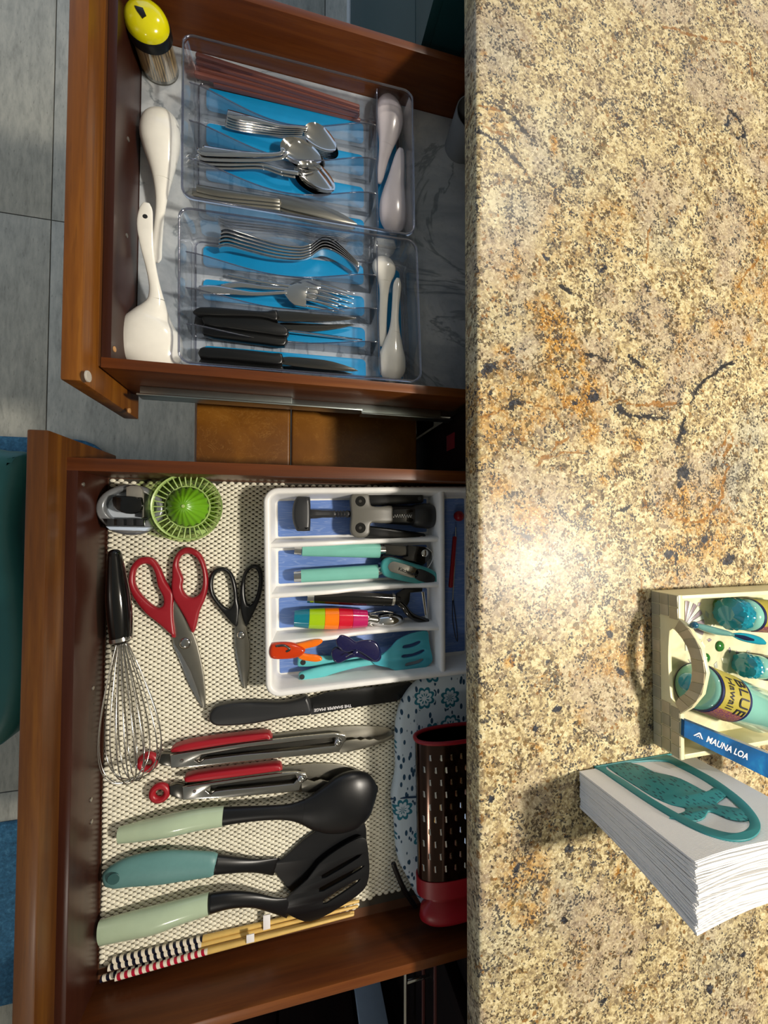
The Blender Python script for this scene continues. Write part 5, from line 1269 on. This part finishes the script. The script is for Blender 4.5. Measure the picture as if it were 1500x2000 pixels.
# ---- bottles in the tray
TEALB = plain('teal_liquid_plastic', '#1f9cb2', .08, coat=.8, trans=.25)
MINTB = plain('pale_aqua_bottle', '#8fd0c0', .1, coat=.7, trans=.2)
NVY = plain('navy_label', '#151f4e', .35)
YLB = plain('olive_label', '#a79a3e', .4)
INK = plain('dark_ink', '#1d1c26', .5)
s = NT('striped_label'); wv = s.noise(s.pos(), 700, 2); s.set(Base_Color=s.mix(s.step(wv, .45, .55), '#6a2a5a', '#9a6a3a'), Roughness=.45); STL = s.m
def label_patch(name, c, ax_, s0, s1, a0_, a1_, r_, mat, par, n=14):
    """curved rectangle on a cylinder with real thickness"""
    ax_ = ax_.normalized(); e1 = Vector((0, 0, 1)); e1 = (e1 - ax_ * e1.dot(ax_)).normalized(); e2 = ax_.cross(e1)
    V = []; Fc = []
    for rr in (r_, r_ - .0006):
        for i in range(n + 1):
            a_ = a0_ + (a1_ - a0_) * i / n
            for s_ in (s0, s1): V.append(c + ax_ * s_ + (e1 * math.cos(a_) + e2 * math.sin(a_)) * rr)
    k = 2 * (n + 1)
    for i in range(n):
        Fc += [(2 * i, 2 * i + 1, 2 * i + 3, 2 * i + 2), (k + 2 * i, k + 2 * i + 2, k + 2 * i + 3, k + 2 * i + 1), (2 * i, 2 * i + 2, k + 2 * i + 2, k + 2 * i), (2 * i + 1, k + 2 * i + 1, k + 2 * i + 3, 2 * i + 3)]
    Fc += [(0, k, k + 1, 1), (2 * n, 2 * n + 1, k + 2 * n + 1, k + 2 * n)]
    return add(name, V, Fc, mat, par, 60)
def wrapper(c, ax_, s_mid, a_mid, r_):
    ax_ = ax_.normalized(); e1 = Vector((0, 0, 1)); e1 = (e1 - ax_ * e1.dot(ax_)).normalized(); e2 = ax_.cross(e1)
    # text runs around the bottle, its top points along the axis
    return lambda x, y, z: c + ax_ * (s_mid + y) + (e1 * math.cos(a_mid + x / r_) + e2 * math.sin(a_mid + x / r_)) * (r_ + z)
def bottle(label, u, v, zc_, d_, r_, s0, s1, lab, txt, bcol):
    c = P(u, v, zc_ + r_ * .8); c.z = zc_; ax_ = Vector((d_[0], -d_[1], 0)).normalized()
    t = thing('lotion_bottle', label, 'bottle', c)
    lathe('bottle_body', c, [(s0, r_ * .55), (s0 + .001, r_ * .8), (s0 + .004, r_ * .95), (s0 + .009, r_), (s1 - .014, r_), (s1 - .006, r_ * .8), (s1, r_ * .45)], bcol, t, 40, axis=ax_, ang=60)
    lathe('cap', c, [(s1, r_ * .42), (s1 + .002, r_ * .5), (s1 + .018, r_ * .5), (s1 + .020, r_ * .42)], TEALB, t, 28, axis=ax_)
    if lab:
        l0, l1 = lab
        lathe('label_band', c, [(l0, r_ + .0001), (l0 + .0001, r_ + .0006), (l1, r_ + .0006), (l1 + .0001, r_ + .0001)], NVY, t, 40, axis=ax_)
        label_patch('label_panel', c, ax_, l0 + .0035, l1 - .0045, -1.35, .50, r_ + .0010, YLB, t)
        label_patch('label_stripe', c, ax_, l0 + .0035, l1 - .0045, .50, 1.35, r_ + .0010, STL, t)
    return t, c, ax_
t, c, ax_ = bottle('teal lotion bottle lying nearest the blue box, its yellow label reading BLUE Hawaii', 1428, 1366, FZ + .0300, (1, .40), .0290, -.030, .095, (-.0245, .0260), True, MINTB)
# flip direction check: text reads away from the viewer's top
text('label_text', 'BLUE', c, ax_, ax_, .0225, INK, t, .0001, wrapper(c, ax_, .0105, -.22, .0307), sx=.95)
text('label_text', 'Hawaii', c, ax_, ax_, .0150, INK, t, .0001, wrapper(c, ax_, -.0085, -.24, .0307), sx=1.0)
text('label_text', 'BATH & BODY', c, ax_, ax_, .0028, INK, t, .0001, wrapper(c, ax_, -.0150, -.1, .0262)) if False else None
lathe('shrink_wrap', c, [(-.046, .008), (-.044, .0105), (-.034, .0125), (-.0302, .014)], TEALB, t, 24, axis=ax_)
t, c, ax_ = bottle('teal lotion bottle wrapped in crinkled film at the far corner of the mosaic tray', 1482, 1206, FZ + .0225, (1, .10), .0215, -.010, .09, (.0035, .05), False, MINTB)
lathe('crinkled_film', c, [(-.032 + .0022 * k, (.0205 if k > 2 else .010 + .0045 * k)) for k in range(11)], TEALB, t, 40, axis=ax_, ang=20, flute=lambda a, h: 1 + .05 * math.sin(a * 7 + h * 900) + .035 * math.sin(a * 13 - h * 1500))
t, c, ax_ = bottle('smaller teal bottle lying between the two labelled bottles in the mosaic tray', 1492, 1308, FZ + .0165, (1, .18), .0160, -.004, .085, (.0125, .05), False, MINTB)
lathe('crinkled_film', c, [(-.020 + .0018 * k, (.0155 if k > 1 else .009 + .004 * k)) for k in range(10)], TEALB, t, 36, axis=ax_, ang=20, flute=lambda a, h: 1 + .06 * math.sin(a * 6 + h * 800) + .03 * math.sin(a * 11 - h * 1300))

# ---- glass stirrer
gs = thing('glass_spreader', 'teal glass spreader with a ball end resting across the mosaic tray', 'spreader', P(1400, 1232, FZ))
sz_ = .966
GT = plain('teal_glass_solid', '#7fb6b0', .05, coat=1., trans=.5)
lathe('ball_end', P(1349, 1219, sz_ - .004), [(0.0, .0015), (.001, .0035), (.003, .0045), (.0055, .0045), (.0075, .003), (.0083, .001)], plain('blue_glass', '#2b6f8f', .05, coat=1., trans=.4), gs, 22, ang=180)
tube('handle', path([(1357, 1220), (1375, 1226), (1400, 1233), (1420, 1237), (1432, 1240)], sz_), [(m(4, sz_), .002), (m(9, sz_), .003), (m(9, sz_), .003), (m(7, sz_), .003), (m(4, sz_), .002)], GT, gs, 14, sm=4, ang=180)
tube('blade', path([(1432, 1240), (1445, 1243), (1465, 1247), (1485, 1252), (1494, 1256)], sz_), [(m(5, sz_), .002), (m(10, sz_), .0022), (m(12, sz_), .0022), (m(10, sz_), .002), (m(5, sz_), .0015)], TEALB, gs, 14, sm=4, ang=180)
tube('dark_core', path([(1436, 1241), (1455, 1246), (1472, 1250)], sz_ + .0019), [(m(3, sz_), .0008), (m(6, sz_), .0009), (m(3, sz_), .0008)], plain('ink_glass', '#14203c', .1), gs, 10, sm=4, ang=180)

# ---- blue carton
BX = NT('blue_carton'); BX.set(Base_Color=BX.ramp(BX.noise(BX.pos(), 26, 3, .6, .8), [(.35, '#0b4674'), (.55, '#125a94'), (.7, '#1c78a8')]), Roughness=.25)
bx = thing('blue_carton', 'blue carton with white MAUNA LOA lettering tipped over the edge of the mosaic tray', 'box', P(1420, 1470, .954))
ca, cb, cd, cc = P(1337, 1407, .9575), P(1336, 1439, .9575), P(1500, 1472, .984), P(1500, 1520, .984)
cd = ca + (cd - ca) * 1.6; cc = cb + (cc - cb) * 1.6
nrm = (cd - ca).cross(ca - cb).normalized()
if nrm.z < 0: nrm = -nrm
hh = .0135
add('carton_body', [ca, cb, cc, cd] + [v_ - nrm * hh for v_ in (ca, cb, cc, cd)], [(0, 1, 2, 3), (4, 7, 6, 5), (0, 4, 5, 1), (1, 5, 6, 2), (2, 6, 7, 3), (3, 7, 4, 0)], BX.m, bx, 20)
dn = ((cd - ca) + (cc - cb)).normalized(); un = nrm.cross(dn).normalized()
def onc(a_, b_): return ca.lerp(cd, a_).lerp(cb.lerp(cc, a_), b_) + nrm * .0002
text('lettering', 'MAUNA LOA', onc(.322, .52), dn, un, .0104, PAPER, bx, .0001, bold=True, sx=.88)
lg = onc(.108, .50)
prism('peak_emblem', [(-.0062, -.003), (-.001, .0032), (.001, .0032), (.0066, -.003), (.0045, -.003), (0.0, .0016), (-.0042, -.003)], 0, .0003, PAPER, bx, bev=.0001, frame=(lg, dn, un, nrm))
prism('peak_emblem', [(-.0025, -.003), (.0003, -.0002), (.0030, -.003), (.0018, -.003), (.0003, -.0015), (-.0012, -.003)], 0, .0003, PAPER, bx, bev=.0001, frame=(lg, dn, un, nrm))

# ---- napkin holder and napkins
HY = -.3130
TQ = plain('teal_enamel', '#2c8083', .42)
s = NT('teal_enamel_perforated'); v = s.n.new('ShaderNodeTexVoronoi'); v.inputs['Scale'].default_value = 250; v.inputs['Randomness'].default_value = .7
s.link(s.mapping(s.pos(), (1, 1, .62), (0, .4, 0)), v.inputs['Vector'])
s.set(Base_Color=s.mix(s.step(v.outputs['Distance'], .34, .26), '#2f8486', '#174d58'), Roughness=.45); TQP = s.m
nh = thing('napkin_holder', 'teal metal arched napkin holder with a cut-out whale shape', 'napkin holder', (.44, -.335, CT))
qn = lambda L: [(1100 + x / 2.7025, 1120 + y / 2.7025) for x, y in L]
def onplane(L, y=HY + .0004): return [(p_.x, p_.z) for p_ in (PY(u, v, y) for u, v in qn(L))]
fr = (Vector((0, HY - .0015, 0)), Vector((1, 0, 0)), Vector((0, 0, 1)), Vector((0, -1, 0)))
outer_ = [(160, 997), (215, 1045), (330, 1125), (450, 1205), (580, 1283), (700, 1345), (800, 1382), (900, 1402), (980, 1395), (1030, 1362), (1042, 1320), (1020, 1270), (970, 1210), (900, 1150), (800, 1080), (700, 1025), (620, 985), (530, 952), (350, 972)]
inner_ = [(225, 1012), (330, 1090), (450, 1170), (580, 1247), (700, 1308), (800, 1345), (890, 1364), (950, 1355), (982, 1325), (975, 1285), (930, 1230), (870, 1175), (780, 1108), (690, 1055), (610, 1015), (540, 985), (420, 985)]
prism('front_plate', cr(onplane(outer_), 4), -.0011, .0011, TQ, nh, [cr(onplane(inner_), 4)], .0004, frame=fr, ang=40)
whale = [(232, 1005), (300, 990), (360, 996), (420, 1012), (480, 1042), (545, 1056), (620, 1078), (700, 1118), (755, 1145), (785, 1128), (830, 1120), (862, 1140), (862, 1168), (825, 1192), (812, 1212), (870, 1224), (940, 1238), (985, 1262), (990, 1292), (930, 1296), (860, 1280), (800, 1255), (765, 1248), (748, 1278), (700, 1300), (630, 1292), (560, 1282), (605, 1262), (640, 1250), (640, 1228), (570, 1212), (480, 1174), (390, 1118), (310, 1068), (262, 1035)]
prism('whale_shape', cr(onplane(whale), 2), -.0009, .0009, TQP, nh, [], .0003, frame=fr, ang=40)
fb = (Vector((0, -.1797, 0)), Vector((1, 0, 0)), Vector((0, -.2, 1)), Vector((0, -1, 0)))
prism('back_plate', [(x_, CT + (z_ - CT) * .78) for x_, z_ in cr(onplane(outer_), 4)], -.0011, .0011, TQ, nh, [], .0004, frame=fb, ang=40)
box('base_plate', .383, .505, -.3655, HY, CT + .0003, CT + .0022, TQ, nh, .0005)
s = NT('white_tissue'); s.set(Base_Color='#e9e8e6', Roughness=.85)
d1 = s.math('SINE', s.math('MULTIPLY', s.math('ADD', s.n.new('ShaderNodeSeparateXYZ').outputs[0], 0), 1))
sep = [n_ for n_ in s.n if n_.bl_idname == 'ShaderNodeSeparateXYZ'][0]; s.link(s.pos(), sep.inputs[0])
h1 = s.math('MULTIPLY', s.math('SINE', s.math('MULTIPLY', s.math('ADD', sep.outputs[0], sep.outputs[2]), 2400)), s.math('SINE', s.math('MULTIPLY', s.math('SUBTRACT', sep.outputs[0], sep.outputs[2]), 2400)))
s.bump(s.math('ADD', s.math('MULTIPLY', h1, .6), s.noise(s.pos(), 300, 3)), .35, .0007); TIS = s.m
nn = thing('napkin_stack', 'thick stack of white paper napkins held upright in the teal holder', 'napkins', (.44, -.338, CT + .0025))
N = 44; zt0 = CT + .0026
V, Fc = [], []
for i in range(N):
    f_ = i / (N - 1)
    yb = -.3150 - .0455 * f_ ; yt = -.3160 - .0680 * f_
    x0 = .3580 + random.uniform(-.0009, .0009); x1 = .528 + random.uniform(-.002, .002)
    zt_ = 1.0535 + random.uniform(-.0016, .0016) - .004 * abs(f_ - .4)
    th_b, th_t = .0455 / N * .97, .0680 / N * .93
    k0 = len(V); nz, nxs = 9, 9
    for side in (0, 1):
        for a_ in range(nz):
            ta = a_ / (nz - 1)
            for b_ in range(nxs):
                tb = b_ / (nxs - 1)
                x = x0 + .012 * ta + (x1 - x0) * tb
                sag = .006 * math.sin(tb * 3.0) * ta ** 3
                z = zt0 + (zt_ - zt0) * ta - sag * (.4 + f_)
                y = yb + (yt - yb) * ta ** 1.8 + .0012 * math.sin(tb * 7 + i * .35) * ta ** 2 + (.0005 * math.sin(i * 2.1 + ta * 5))* ta
                y -= side * (th_b + (th_t - th_b) * ta)
                V.append((x, y, z))
    g_ = nz * nxs
    for side in (0, 1):
        for a_ in range(nz - 1):
            for b_ in range(nxs - 1):
                q0 = k0 + side * g_ + a_ * nxs + b_; Fc.append((q0, q0 + 1, q0 + nxs + 1, q0 + nxs))
    for a_ in range(nz - 1):
        for b_ in (0, nxs - 1):
            q0 = k0 + a_ * nxs + b_; Fc.append((q0, q0 + nxs, q0 + g_ + nxs, q0 + g_))
    for b_ in range(nxs - 1):
        for a_ in (0, nz - 1):
            q0 = k0 + a_ * nxs + b_; Fc.append((q0, q0 + 1, q0 + g_ + 1, q0 + g_))
tag(add('napkins', V, Fc, TIS, nn, 50), kind='stuff')
